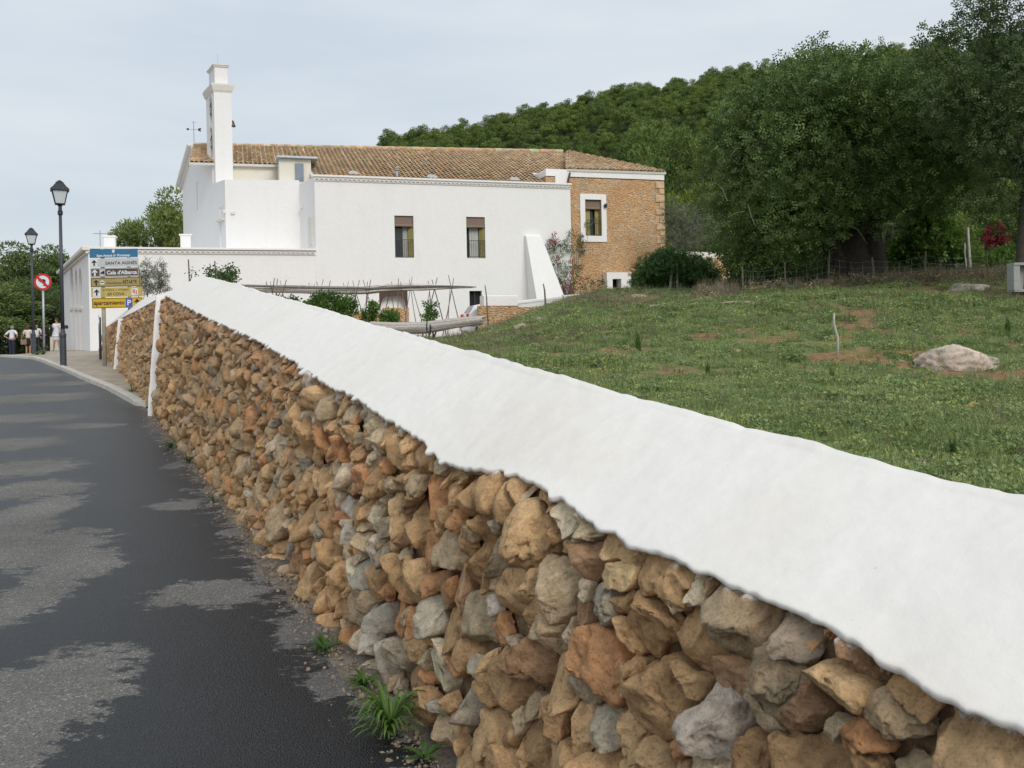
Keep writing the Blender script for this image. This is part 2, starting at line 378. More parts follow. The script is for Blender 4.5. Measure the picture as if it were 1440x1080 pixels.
agg = N.new('ShaderNodeTexVoronoi'); agg.inputs['Scale'].default_value = 150; L.new(g, agg.inputs['Vector'])
ar = ramp(N, L, agg.outputs['Color'], [(.0, .5), (.8, 1.25), (.98, 2.8)])
mott = noise_node(N, L, g, 1.2, 5); mr_ = ramp(N, L, mott.outputs['Fac'], [(.3, .75), (.7, 1.3)])
wc = mixc(N, L, 1., (.0105, .0112, .013), mr_.outputs[0], 'MULTIPLY'); dc = mixc(N, L, 1., (.138, .130, .121), mr_.outputs[0], 'MULTIPLY')
c = mixc(N, L, wet.outputs[0], wc, dc); c = mixc(N, L, 1., c, ar.outputs[0], 'MULTIPLY'); L.new(c, P.inputs['Base Color'])
rr_ = N.new('ShaderNodeMapRange'); rr_.inputs['To Min'].default_value = .40; rr_.inputs['To Max'].default_value = .85; L.new(wet.outputs[0], rr_.inputs['Value']); L.new(rr_.outputs[0], P.inputs['Roughness'])
add_bump(N, L, P, agg.outputs['Distance'], .6, .005)
P.inputs['Specular IOR Level'].default_value = .42; M['asphalt'] = m
tag(npmesh('road', np.stack([X, Y, Z], -1), grid_faces(len(rs), len(ra_)), M['asphalt'], col=np.repeat(dryv.reshape(-1, 1), 3, 1), smooth=True), kind='structure')
# pavement with its pale kerb
S0 = KS[0][0]
ps = np.concatenate([np.arange(S0, 34, .25), [36, 40, 46]]); pr = np.linspace(0, 1, 30)
SS, RR = np.meshgrid(ps, pr, indexing='ij'); E = edge_t(SS)
T1 = np.where(SS < 22.6, .02, .02+np.clip((SS-22.6)*1.2, 0, 9)); TT = E+.16+RR*np.maximum(T1-E-.16, .01)
X, Y = from_st(SS, TT); Z = ground_z(X, Y)
Z = np.where(TT > -.05, np.minimum(Z, road_z(X, Y)+.0), Z)+.055*sm((SS-S0)/1.5)+.012
m, t, N, L, P = newmat('pinkish_concrete_paving'); P.inputs['Roughness'].default_value = .85
g = N.new('ShaderNodeNewGeometry').outputs['Position']; n_ = noise_node(N, L, g, 2.2, 6, .65)
r = ramp(N, L, n_.outputs['Fac'], [(.25, (.26, .215, .16)), (.55, (.40, .345, .275)), (.8, (.47, .42, .35))])
wv = N.new('ShaderNodeTexBrick'); wv.inputs['Scale'].default_value = 1.; wv.inputs['Mortar Size'].default_value = .012; wv.inputs['Brick Width'].default_value = .9; wv.inputs['Row Height'].default_value = .45
mpb = N.new('ShaderNodeMapping'); mpb.inputs['Rotation'].default_value = (0, 0, radians(28)); L.new(g, mpb.inputs[0]); L.new(mpb.outputs[0], wv.inputs['Vector'])
wv.inputs['Color1'].default_value = (1, 1, 1, 1); wv.inputs['Color2'].default_value = (.9, .88, .86, 1); wv.inputs['Mortar'].default_value = (.6, .57, .52, 1)
c = mixc(N, L, 1., r.outputs[0], wv.outputs['Color'], 'MULTIPLY'); L.new(c, P.inputs['Base Color']); add_bump(N, L, P, n_.outputs['Fac'], .3, .02); M['paving'] = m
tag(npmesh('pavement', np.stack([X, Y, Z], -1), grid_faces(len(ps), len(pr)), m, smooth=True), kind='structure')
ps = np.arange(S0-.35, 40, .25); E = edge_t(ps); prof = [(0, -.05), (0, .0), (.012, .072), (.03, .082), (.13, .082), (.165, .07), (.165, -.02)]
Vk = []; 
for (dt, dz) in prof:
    X, Y = from_st(ps, E+dt); Vk.append(np.stack([X, Y, road_z(X, Y)+.01+dz*np.clip(.25+sm((ps-S0+.35)/1.2), 0, 1)], -1))
M['kerb'] = mat('pale_kerb_concrete', (.50, .47, .41), .85, .2, 5, .4, 50)
tag(npmesh('kerb', np.stack(Vk, 1), grid_faces(len(ps), len(prof))[:, ::-1], M['kerb']), kind='structure')

# ================================================================== DRY STONE WALL
BAT = .11     # the face leans back as it rises
def plane_hit(x, y, t0, bat=BAT):
    """pixel -> (s, z) on the leaning wall face"""
    a = W(x, y, 1.); dx, dy, dz = a.x, a.y, a.z-EYE
    Y = 3.
    for _ in range(30):
        z = EYE+dz*Y; tt = t0+bat*(z-float(road_z(np.array(dx*Y), np.array(Y))))
        den = dx*WN[0]+dy*WN[1]; Y = (tt+B0[0]*WN[0]+B0[1]*WN[1])/den
    return (dx*Y-B0[0])*WD[0]+(dy*Y-B0[1])*WD[1], EYE+dz*Y
top1 = [(229, 414), (262, 432), (300, 452), (350, 474), (405, 505), (455, 540), (500, 562), (545, 592), (590, 622), (625, 655), (700, 664), (760, 690), (830, 735), (905, 775), (960, 800), (1030, 830), (1120, 868), (1200, 912), (1240, 937), (1310, 968), (1330, 1010), (1440, 1033)]
tp = sorted(plane_hit(x, y, 0.) for x, y in top1)
TS = np.array([-5.]+[p[0] for p in tp]+[60]); TZ = np.array([tp[0][1]-.1]+[p[1] for p in tp]+[tp[-1][1]])
S1 = TS[-2]
tp2 = sorted(plane_hit(x, y, 0.) for x, y in [(222, 420), (190, 438), (167, 449), (147, 462)]); TS2 = np.array([p[0] for p in tp2]); TZ2 = np.array([p[1] for p in tp2]); S2 = TS2[-1]
print('wall top s,z', [(round(a, 2), round(b, 2)) for a, b in tp], 'second', [(round(a, 2), round(b, 2)) for a, b in tp2])
far1 = [(1440, 684), (1300, 652), (1160, 622), (950, 565), (700, 500), (540, 455), (400, 418), (320, 396), (272, 385)]
CW = .47
fp = []
for x, y in far1:
    a = W(x, y, 1.); den = a.x*WN[0]+WN[1]; Y = (CW+.16+B0@WN)/den; fp.append(((a.x*Y-B0[0])*WD[0]+(Y-B0[1])*WD[1], EYE+(a.z-EYE)*Y))
fp.sort(); _q = np.poly1d(np.polyfit([p[0] for p in fp], [p[1] for p in fp], 3)); fp = [(p[0], float(_q(p[0]))) for p in fp]; FS = np.array([-5.]+[p[0] for p in fp]); FZ = np.array([fp[0][1]-.1]+[p[1] for p in fp]); print('cap far', [(round(a, 2), round(b, 2)) for a, b in fp])
def wall_pt(s, z, out):
    x, y = from_st(s, 0*s); rz = road_z(x, y); t = BAT*(z-rz)-out
    x, y = from_st(s, t); return np.stack([x, y, z], -1)
wt = thing('stone_wall', (float(B0[0]), float(B0[1]), 0.1), 'long dry stone wall of ochre and grey rubble with a sloping whitewashed cap beside the road', 'wall')
PAL = [((.54, .35, .19), 5), ((.60, .41, .23), 5), ((.48, .31, .17), 3), ((.54, .29, .15), 2.0), ((.50, .39, .26), 4), ((.44, .39, .31), 1.3), ((.35, .325, .275), 1.1), ((.62, .50, .37), 2.4), ((.68, .60, .52), 1.), ((.40, .25, .15), 1.3), ((.47, .38, .26), 2.4)]
pc = np.array([p[0] for p in PAL]); pw = np.array([p[1] for p in PAL]); pw = pw/pw.sum()
m, t, N, L, P = newmat('limestone_rubble'); P.inputs['Roughness'].default_value = .92; P.inputs['Specular IOR Level'].default_value = .2
at = N.new('ShaderNodeAttribute'); at.attribute_name = 'Col'; g = N.new('ShaderNodeNewGeometry').outputs['Position']
na = noise_node(N, L, g, 22, 10, .74, .5); ra = ramp(N, L, na.outputs['Fac'], [(.28, (.50, .44, .38)), (.48, (.98, .95, .9)), (.72, (1.38, 1.33, 1.26))])
nb = noise_node(N, L, g, 7, 6, .7, 1.2); rb = ramp(N, L, nb.outputs['Fac'], [(.58, 0.), (.74, .40)])
nc = noise_node(N, L, g, 38, 8, .75); rc = ramp(N, L, nc.outputs['Fac'], [(.60, 0.), (.72, .6)])
ne = noise_node(N, L, g, 4.3, 5, .6, .5); re = ramp(N, L, ne.outputs['Fac'], [(.5, 0.), (.72, .34)])
vd = N.new('ShaderNodeTexVoronoi'); vd.inputs['Scale'].default_value = 110; L.new(g, vd.inputs['Vector']); rd = ramp(N, L, vd.outputs['Distance'], [(.12, .62), (.42, 1.)])
c = mixc(N, L, rb.outputs[0], at.outputs['Color'], (.30, .265, .215)); c = mixc(N, L, re.outputs[0], c, (.50, .24, .09))
c = mixc(N, L, rc.outputs[0], c, (.50, .44, .36)); c = mixc(N, L, 1., c, ra.outputs[0], 'MULTIPLY'); c = mixc(N, L, .6, c, rd.outputs[0], 'MULTIPLY')
al = N.new('ShaderNodeAttribute'); al.attribute_name = 'Paint'
ap = N.new('ShaderNodeMath'); ap.operation = 'MULTIPLY_ADD'; L.new(nc.outputs['Fac'], ap.inputs[0]); ap.inputs[1].default_value = .9; L.new(al.outputs['Fac'], ap.inputs[2])
pm = N.new('ShaderNodeMapRange'); pm.inputs['From Min'].default_value = .98; pm.inputs['From Max'].default_value = 1.06; L.new(ap.outputs[0], pm.inputs['Value'])
c = mixc(N, L, pm.outputs[0], c, (.83, .80, .75)); L.new(c, P.inputs['Base Color'])
p_ = add_bump(N, L, P, na.outputs['Fac'], .9, .022); p_ = add_bump(N, L, P, vd.outputs['Distance'], .45, .006, p_); add_bump(N, L, P, nc.outputs['Fac'], .9, .010, p_)
M['rubble'] = m

def stones(name, s0, s1, ztop, rbig, seed, parent, lodk=1., flat=1.):
    r_ = np.random.default_rng(seed)
    c_s, c_z, c_r = [], [], []; zlo = lambda s: road_z(*from_st(s, 0*s))-.10
    A = np.zeros((0, 3))
    for rr in (rbig, rbig*.8, rbig*.62, rbig*.47, rbig*.36, rbig*.26):
        n = int((s1-s0)*1.6/(rr*rr)*2.2)
        cs = r_.uniform(s0, s1, n); lo = zlo(cs); hi = ztop(cs)+.06; cz = r_.uniform(0, 1, n)*(hi-lo)+lo
        cr = rr*r_.uniform(.85, 1.12, n)
        if rr > rbig*.9: keep = r_.uniform(0, 1, n) < .10; cs, cz, cr = cs[keep], cz[keep], cr[keep]
        if rbig*.7 < rr < rbig*.9: keep = r_.uniform(0, 1, n) < .12; cs, cz, cr = cs[keep], cz[keep], cr[keep]
        if rr > rbig*.55: nt = (cs > 2.2) & (cz > ztop(cs)-.24) & (r_.uniform(0, 1, len(cs)) < .8); cs, cz, cr = cs[~nt], cz[~nt], cr[~nt]
        for a, b, q in zip(cs, cz, cr):
            if len(A):
                dd = np.hypot((A[:, 0]-a)/1.0, (A[:, 1]-b)*1.0)
                if (dd < (A[:, 2]+q)*.93).any(): continue
            A = np.vstack([A, (a, b, q)])
    A[:, 1] = np.minimum(A[:, 1], ztop(A[:, 0])-.5*A[:, 2]); nreal = len(A)
    gs = np.arange(s0, s1, .07); A = np.vstack([A, np.stack([gs, ztop(gs)+.055, gs*0+.05], 1)])
    Vs, Fs, Cs, Ps = [], [], [], []; off = 0
    dist = np.hypot(*from_st(A[:, 0], 0*A[:, 0]))
    nth = 72; th = np.linspace(0, 2*pi, nth, endpoint=False); dirs = np.stack([np.cos(th), np.sin(th)], -1)
    for i in range(nreal):
        a, b, q = A[i]; D = A[:, :2]-A[i, :2]; d2 = (D**2).sum(1); nb_ = np.where((d2 < (q*2+rbig*2.4)**2) & (d2 > 0))[0]
        num = (d2[nb_]+(q**2-A[nb_, 2]**2)*1.0)/2; proj = dirs @ D[nb_].T
        r = np.where(proj > 1e-6, num/np.maximum(proj, 1e-6), 9.); r = np.clip(r, .004, None)
        pn = 9.; R = (np.sum(r**-pn, 1)+(q*2.2)**-pn)**(-1/pn)
        R = (R*.7+np.roll(R, 1)*.15+np.roll(R, -1)*.15)*1.06
        dl = dist[i]*lodk; V, Fc = ico(5 if dl < 2.6 else (4 if dl < 7 else 3))
        V = V @ np.array(Matrix.Rotation(r_.uniform(0, 6), 3, Vector(r_.normal(size=3))))
        # facets
        Pn = V.copy(); nf = r_.integers(7, 14)
        for k in range(nf):
            nn = r_.normal(size=3); nn[2] = abs(nn[2])*.9 if k < 4 else nn[2]; nn /= np.linalg.norm(nn); dd = r_.uniform(.42, .74)
            e = Pn @ nn-dd; Pn = Pn-np.maximum(e, 0)[:, None]*nn*.93
        # low and high frequency rock shape
        sd = r_.uniform(0, 90, 3); nv = Pn
        rid = 1-np.abs(noise(nv*2.1+sd)); f = 1.14+.22*fbm(nv*1.3+sd, 3)+.20*(rid-.7)+.12*fbm(nv*4+sd, 4)
        if dl < 7: pit = np.clip(fbm(nv*4.2+sd+31, 3)-.12, 0, 1); f = f-.5*pit
        if dl < 3.4: f = f+.05*(1-2*np.abs(fbm(nv*10+sd, 3)))
        if a > 2.5: f = f+.14*(1-2*np.abs(fbm(nv*2.6+sd+7, 4)))*min(1, (a-2.5)/2.5)
        Pn = Pn*f[:, None]
        ang = np.arctan2(Pn[:, 1], Pn[:, 0]); Rv = np.interp(ang % (2*pi), np.append(th, 2*pi), np.append(R, R[0]))
        # ease the cell outline so facets survive
        rho = np.hypot(Pn[:, 0], Pn[:, 1]); lim = np.minimum(rho*1.22, 1.03); sc = Rv*lim/np.maximum(rho, 1e-4)
        mean = R.mean(); depth = (mean*r_.uniform(.85, 1.15)+.008)*flat
        outp = r_.uniform(-.35, .42)*mean; tx, tz = r_.uniform(-.38, .38, 2)
        la, lb = Pn[:, 0]*sc, Pn[:, 1]*sc; lc = Pn[:, 2]*depth+outp*.7+la*tx+lb*tz-depth*.62
        keepf = (Pn[:, 2][Fc].max(1) > -.45)
        base = np.minimum(pc[r_.choice(len(pc), p=pw)]*r_.uniform(1.08, 1.52), .85)
        kd = np.clip((a-1.5)/4, 0, 1)*.62; base = base*(1-kd)+np.array((.50, .315, .165))*kd*r_.uniform(.7, 1.15)
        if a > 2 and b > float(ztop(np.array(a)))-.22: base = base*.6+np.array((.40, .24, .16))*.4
        zt = ztop(a+la); zz = b+lb; lc = lc-.040*sm((zz-zt+.09)/.08)-np.maximum(0, zz-zt+.012)*1.5-np.maximum(0, zz-zt-.012)*3; P3 = wall_pt(a+la, zz, lc)
        Vs.append(P3); Fs.append(Fc[keepf]+off); off += len(V)
        Cs.append(np.tile(base, (len(V), 1))); Ps.append(np.clip((zz-zt)/.045, -1, 1)*.5+.675)
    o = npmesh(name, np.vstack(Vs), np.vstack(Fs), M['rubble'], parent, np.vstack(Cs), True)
    pa = o.data.attributes.new('Paint', 'FLOAT', 'POINT'); pa.data.foreach_set('value', np.concatenate(Ps).astype('f'))
    return A[:nreal]
zt1 = lambda s: np.interp(s, TS, TZ)
zt2 = lambda s: np.interp(s, TS2, TZ2)
ST1 = stones('stone_face', -3.6, S1-.1, lambda s: zt1(s)+.004, .105, 3, wt)
ST2 = stones('stone_face', S1+.12, S2, zt2, .10, 5, wt, flat=1.1)
# dark packed core behind the face stones
M['core'] = mat('packed_earth_core', (.20, .125, .07), .95, .5, 20, .9, 45)
def ribbon(name, ss, rows, mt, parent, smooth=True, flip=False, close=True):
    V = np.stack(rows, 1); n, k = V.shape[:2]; fc = grid_faces(n, k)
    if flip: fc = fc[:, ::-1]
    if close:
        V2 = np.vstack([V.reshape(-1, 3), V[0].mean(0)[None], V[-1].mean(0)[None]]); a = n*k
        tri = [(i, i+1, a, a) for i in range(k-1)]+[((n-1)*k+i+1, (n-1)*k+i, a+1, a+1) for i in range(k-1)]
        o = npmesh(name, V2, np.vstack([np.hstack([fc[:, [0, 1, 2]], fc[:, [0]]*0-1])*0+0, ]) if False else fc, mt, parent, smooth=smooth)
        bm = bmesh.new(); bm.from_mesh(o.data); bm.verts.ensure_lookup_table()
        for q in tri:
            try: bm.faces.new([bm.verts[q[0]], bm.verts[q[1]], bm.verts[q[2]]]).smooth = False
            except Exception: pass
        bmesh.ops.recalc_face_normals(bm, faces=bm.faces); bm.to_mesh(o.data); bm.free(); return o
    return npmesh(name, V, fc, mt, parent, smooth=smooth)
def side_pts(s, t, z): x, y = from_st(s, t); return np.stack([x, y, z], -1)
for (a, b, zt) in ((-3.8, S1-.12, zt1), (S1+.05, S2-.03, zt2)):
    s = np.linspace(a, b, 120); x, y = from_st(s, 0*s); rz = road_z(x, y)-.3; tt = zt(s)-.03; bt = BAT*(tt-rz)
    hf = .25
    ribbon('wall_core', s, [side_pts(s, .028+0*s, rz), side_pts(s, .032+bt, tt), side_pts(s, .05+bt+hf, tt), side_pts(s, .05+bt+hf, rz)], M['core'], wt, False)
# sloping whitewashed cap
def cap(name, a, b, zn, zf, width, seed, ds, edge_j=.020, STN=None):
    s = np.arange(a, b, ds); x0, y0 = from_st(s, 0*s); rz = road_z(x0, y0)
    kw = max(3, int(.16/ds)); ker = np.hanning(2*kw+1); ker /= ker.sum(); z0 = np.convolve(np.pad(zn(s), kw, 'edge'), ker, 'valid')
    ev = np.full(len(s), -9.)
    for (q_s, q_z, q_r) in STN:
        if abs(q_z-zn(q_s)) > .26: continue
        rr = q_r*1.15; d_ = np.abs(s-q_s)/rr; k_ = d_ < 1; ev[k_] = np.maximum(ev[k_], q_z+rr*.92*np.sqrt(1-d_[k_]**2))
    kw2 = max(5, int(.55/ds)); ke2 = np.hanning(2*kw2+1); ke2 /= ke2.sum(); zw = np.convolve(np.pad(z0, kw2, 'edge'), ke2, 'valid')
    arc = np.clip(ev-z0, -.030, .018); k2 = np.hanning(7); k2 /= k2.sum(); arc = np.convolve(np.pad(arc, 3, 'edge'), k2, 'valid')
    arc = arc-.004+(z0-zw)+.45*edge_j*fb2(s, s*0+seed, 9, 3)+.30*edge_j*fb2(s, s*0+seed, 40, 4)
    z1 = zf(s); tn = BAT*(zw-rz); wd = width; hh_ = z1-zw; g0 = np.clip(arc/hh_*.72, -.12, .30); et = tn-.012+wd*g0; ez = zw+hh_*g0
    th = .013+.005*fb2(s, s*0+seed+3, 30, 2)
    rows = [side_pts(s, et+.08, ez-.03), side_pts(s, et+.012, ez-th-.002), side_pts(s, et+.002, ez-th), side_pts(s, et, ez-.003), side_pts(s, et+.003, ez+.001)]
    for f in np.concatenate([[.018, .035, .06], np.linspace(.09, .93, 26)]):
        g_ = g0+(1-g0)*f; tt_ = tn-.010+(wd+.010)*g_; rows.append(side_pts(s, tt_, zw+hh_*g_+.007*sin(pi*f)+min(1, f*9)*(.0045*fb2(s, tt_, 2.6, 4, seed)+.0028*fb2(s, tt_, 12, 4, seed))))
    kr = .010*fb2(s, s*0+seed+9, 4, 4)+.006*fb2(s, s*0+seed+2, 16, 3)
    for f, dz in ((.965, .000), (.99, -.004), (1.005, -.016), (1.015, -.035), (1.02, -.12), (1.02, -.9)): rows.append(side_pts(s, tn+.003+f*wd, z1+dz+kr))
    return ribbon(name, s, rows, M['cap'], wt, True)
zf1 = lambda s: np.interp(s, FS, FZ)-.35*sm((s-(S1-.62))/.75)**1.5
cap('whitewashed_cap', -3.9, S1+.16, zt1, lambda s: np.maximum(zf1(s), zt1(s)+.06), CW, 1, .010, STN=ST1)
cap('whitewashed_cap', S1+.05, S2+.02, zt2, lambda s: zt2(s)+.17+.22*np.clip((s-S1)/7, 0, 1), .4, 7, .02, .012, ST2)
# whitewashed strips running down the face
for (xa, ya, xb, yb, zt, hw) in ((227, 414, 215, 582, zt1, .036), (171, 447, 164, 521, zt2, .042)):
    s_t, z_t = plane_hit(xa, ya, -.03); s_b, z_b = plane_hit(xb, yb, -.03)
    zz = np.linspace(z_b-.06, z_t-.015, 40); s = s_t+(s_b-s_t)*(z_t-zz)/(z_t-z_b); R_ = []
    for ds_, o_ in ((-hw, -.02), (-hw, .085), (-hw*.7, .1), (hw*.7, .1), (hw, .085), (hw, -.02)):
        R_.append(wall_pt(s+ds_*(1+.15*fb2(zz, zz*0+ds_*50, 6, 3)), zz, o_+.008*fb2(zz, zz*0+o_*90, 8, 2)+0*zz))
    ribbon('whitewashed_strip', zz, R_, M['white'], wt, False)

# ================================================================== CHURCH
UP = Vector((0, 0, 1)); E_ = Vector((.953, .302, 0)).normalized(); Q_ = Vector((-.524, .852, 0)).normalized(); PB = Vector((-E_.y, E_.x, 0))
def V3(p, z): return Vector((p[0], p[1], z))
A = W(443, 300, 38.8); A.z = 0
def along(P, d, x):      # point of the line P + t d that shows at picture column x (at eye level)
    k = (x-CX)/F; k = k+.0; t = (k*P.y-P.x)/(d.x-k*d.y); return P+d*t
Kc = along(A, E_, 126.5); Bc = along(A, E_, 806)
K2 = Vector((-25.6, 48.6, 0)); F0 = Vector((-13.3, 40.1, 0))
zg = 0.6
ZW, ZL, ZB = 8.79, 5.42, 8.98
ch = thing('church', (A.x, A.y, 1.1), 'whitewashed country church with a long tiled roof and a slim bell gable', 'church')
def wallpart(name, foot, z0, z1, mt, parent, cutters=()):
    b = MB(); b.prism(foot, z0, z1); o = b.build(name, mt, parent)
    if cutters:
        bpy.context.view_layer.update(); cut(o, cutters)
    return o
def cbox(c, e, ax): b = MB(); b.box(c, e, ax); o = b.build('cutter', []); return o
AXW = (E_, PB, UP)      # local frame of the long front
def on_front(x, y, P=A, d=E_):
    k = (x-CX)/F; v = (HY-y)/F; u2 = cos(TH)*k+sin(TH)*v; t = (u2*P.y-P.x)/(d.x-u2*d.y); q = P+d*t
    return V3(q, EYE+q.y*(-sin(TH)*k+cos(TH)*v))
# --- wing (the tall white front) with its two balcony windows and the small lower one
wins = [(554.5, 303, 582.5, 362.5), (655.5, 304.8, 683, 363.2)]
cutters = []; wpos = []
for (xa, ya, xb, yb) in wins:
    a = on_front(xa, ya); b = on_front(xb, yb); c = (a+b)/2; hw = (b-a).dot(E_)/2; hh = (a.z-b.z)/2
    wpos.append((c, hw, hh)); cutters.append(cbox(c, (hw, .42, hh), AXW))
a = on_front(660, 409); b = on_front(678, 431); c = (a+b)/2; sw = (c, (b-a).dot(E_)/2, (a.z-b.z)/2); cutters.append(cbox(c, (sw[1], .35, sw[2]), AXW))
a = on_front(533, 407); b = on_front(574, 452); c = (a+b)/2; dw = (c, (b-a).dot(E_)/2, (a.z-b.z)/2); cutters.append(cbox(c, (dw[1], .5, dw[2]), AXW))
wing = wallpart('wing_wall', [A, Bc, Bc+PB*5, A+PB*5+Q_*.3, A+Q_*2.6], zg, ZW, M['white'], ch, cutters)
M['shaded'] = M['white']
def window(c, hw, hh, kind, parent):
    b = MB()
    for s in (-1, 1): b.box(c+E_*(s*(hw-.03))+PB*.30, (.03, .04, hh), AXW)
    b.box(c+UP*(hh-.03)+PB*.30, (hw, .04, .03), AXW); b.box(c-UP*(hh-.03)+PB*.30, (hw, .04, .03), AXW)
    f = b.build('window', M['oldwood'] if kind == 0 else M['shutter'], parent)
    b = MB(); b.box(c+PB*.40, (hw, .01, hh), AXW); b.build('pane', M['glass'], f)
    b = MB()       # half raised roller blind: slatted roll, a little bulged
    for k in range(9): b.box(c+UP*(hh-.04-.045*k)+PB*(.10-.004*k), (hw-.02, .012, .020), AXW, bev=.006)
    b.tube([c+E_*(-hw+.02)+UP*(hh-.46)+PB*.07, c+E_*(hw-.02)+UP*(hh-.46)+PB*.07], .055, 8); b.build('roller_blind', M['blind'], f)
    if kind != 2:
        b = MB()
        for s, w_ in ((1, .16),): 
            for k in range(4): b.box(c+E_*(hw-.05-.05*k)+PB*(.12+.05*k), (.024, .012, hh*.985), AXW)
        b.build('shutter', M['shutter'], f)
    if kind == 1 or kind == 0:
        vs = []; n = 26; x0, x1 = (-.25, hw*.45) if kind == 1 else (-.02, hw*.5)
        for i in range(n+1):
            x = x0+(x1-x0)*i/n
            for z in (-hh, hh*.62): vs.append(c+E_*x+PB*(.36-.03*abs(sin(i*1.3)))+UP*z)
        b = MB(); b.add(vs, [(2*i, 2*i+2, 2*i+3, 2*i+1) for i in range(n)]); b.build('curtain', M['curtain'], f)
    b = MB(); zb = c.z-hh
    b.box(V3(c+PB*.03, zb+.85), (hw, .012, .012), AXW); b.box(V3(c+PB*.03, zb+.08), (hw, .010, .010), AXW)
    for k in range(9): b.box(V3(c+PB*.03+E_*(-hw+(k+.5)*2*hw/9), zb+.46), (.006, .006, .39), AXW)
    b.build('railing', M['iron'], f)
    return f
window(*wpos[0], 0, ch); window(*wpos[1], 1, ch)
b = MB(); b.box(sw[0]+PB*.3, (sw[1], .02, sw[2]), AXW); f = b.build('window', M['glass'], ch)
b = MB()
for s in (-1, 0, 1): b.box(sw[0]+E_*s*(sw[1]-.02)+PB*.2, (.02, .02, sw[2]), AXW)
b.build('frame', M['darkwood'], f)
# brown timber gate with an arched lower edge, white arched entrance inside
c, hw, hh = dw; b = MB(); n = 16; vs = []
for i in range(n+1):
    x = -hw+2*hw*i/n; zl = hh-.42 if abs(x) < hw*.97 else -hh*.2
    zl = hh-.30-.9*abs(x/hw)**6
    for yy in (.06, .12): vs += [c+E_*x+PB*yy+UP*hh, c+E_*x+PB*yy+UP*zl]
b.add(vs, [(4*i, 4*i+1, 4*i+5, 4*i+4) for i in range(n)]+[(4*i+2, 4*i+6, 4*i+7, 4*i+3) for i in range(n)]+[(4*i+1, 4*i+3, 4*i+7, 4*i+5) for i in range(n)])
b.build('gate', M['darkwood'], ch)
# cornice: slab, saw of tile ends below it
def cornice(P, d, L, z, parent, off=.0, step=.21, name='cornice', back=None):
    nrm = -PB if abs(d.dot(E_)) > .9 else Vector((-d.y, d.x, 0))*(-1 if Vector((-d.y, d.x, 0)).dot(Vector((-1, -1, 0))) < 0 else 1)
    b = MB(); c = V3(P+d*(L/2), z+.045)-nrm*.12; b.box(c, (L/2+.06, .21, .045), (d, nrm, UP), bev=.012)
    b.box(V3(P+d*(L/2), z-.165)-nrm*.03, (L/2+.03, .075, .02), (d, nrm, UP)); o = b.build(name, M['white'], parent)
    b = MB(); n = int(L/step)
    for i in range(n):
        q = V3(P+d*((i+.5)*L/n), z-.145)+nrm*.03; m_ = 5; vs = []
        for yy in (0, .07):
            for k in range(m_+1):
                a = pi*k/m_; vs.append(q+nrm*yy+d*(cos(a)*step*.40)+UP*(sin(a)*.11))
                vs.append(q+nrm*yy+d*(cos(a)*step*.25)+UP*(sin(a)*.065))
        w_ = 2*(m_+1); fs = []
        for k in range(m_): a = 2*k; fs += [(a, a+1, a+3, a+2), (w_+a, w_+a+2, w_+a+3, w_+a+1), (a, a+2, w_+a+2, w_+a), (a+1, w_+a+1, w_+a+3, a+3)]
        b.add(vs, fs)
    b.build('tile_ends', M['trim'], o); return o
cornice(A, E_, (Bc-A).length, ZW, ch)
cornice(Kc, E_, (A-Kc).length-.05, ZL, ch)
# --- porch and courtyard block on the left with three tall arched openings on its road side
R_ = (K2-Kc); LR = R_.length; R_.normalize(); NR = Vector((-R_.y, R_.x, 0)); NR = NR if NR.x < 0 else -NR
cutters = []
for (xa, xb) in ((99.5, 104.5), (106., 110.5), (111.5, 116.5)):
    pa = on_front(xa, 455, Kc, R_); pb = on_front(xb, 455, Kc, R_); mid = (pa+pb)/2; hw = (pa-pb).length/2
    zt = on_front((xa+xb)/2, 408, Kc, R_).z; b = MB(); prof = [(-hw, zg+.3), (-hw, zt)]+[(-hw*cos(pi*k/10), zt+sin(pi*k/10)*hw*1.25) for k in range(1, 10)]+[(hw, zt), (hw, zg+.3)]
    n = len(prof); vs = [V3(mid+R_*x+NR*.3, z) for x, z in prof]+[V3(mid+R_*x-NR*1.6, z) for x, z in prof]
    b.add(vs, [tuple(range(n))[::-1], tuple(range(n, 2*n))]+[(i, (i+1) % n, n+(i+1) % n, n+i) for i in range(n)]); cutters.append(b.build('cutter', [])); 
    b = MB(); 
    zi = on_front((xa+xb)/2, 433, Kc, R_).z
    for s in (-1, 1): b = MB(); b.box(V3(mid+R_*(s*hw), zi), (.16, .06, .07), (R_, NR, UP)); b.build('impost', M['trim'], ch)
porch = wallpart('porch_wall', [Kc, A+Q_*.02, A+Q_*2.6, F0+Q_*.01, F0+Q_*8.6, K2], zg, ZL-.02, M['white'], ch, cutters)
b = MB(); b.box(V3(Kc+R_*(LR/2)+NR*.08, ZL+.02), (LR/2+.1, .16, .09), (R_, NR, UP), bev=.03); b.box(V3(Kc+R_*(LR/2)+NR*.02, ZL-.14), (LR/2+.05, .08, .05), (R_, NR, UP), bev=.015); b.build('eaves', M['trim'], ch)
# --- forecourt terrace block
bx_end = A+Q_*2.2
wallpart('terrace_wall', [F0, bx_end-PB*.0, A+Q_*5.2, F0+Q_*2.48], zg, ZB, M['white'], ch)
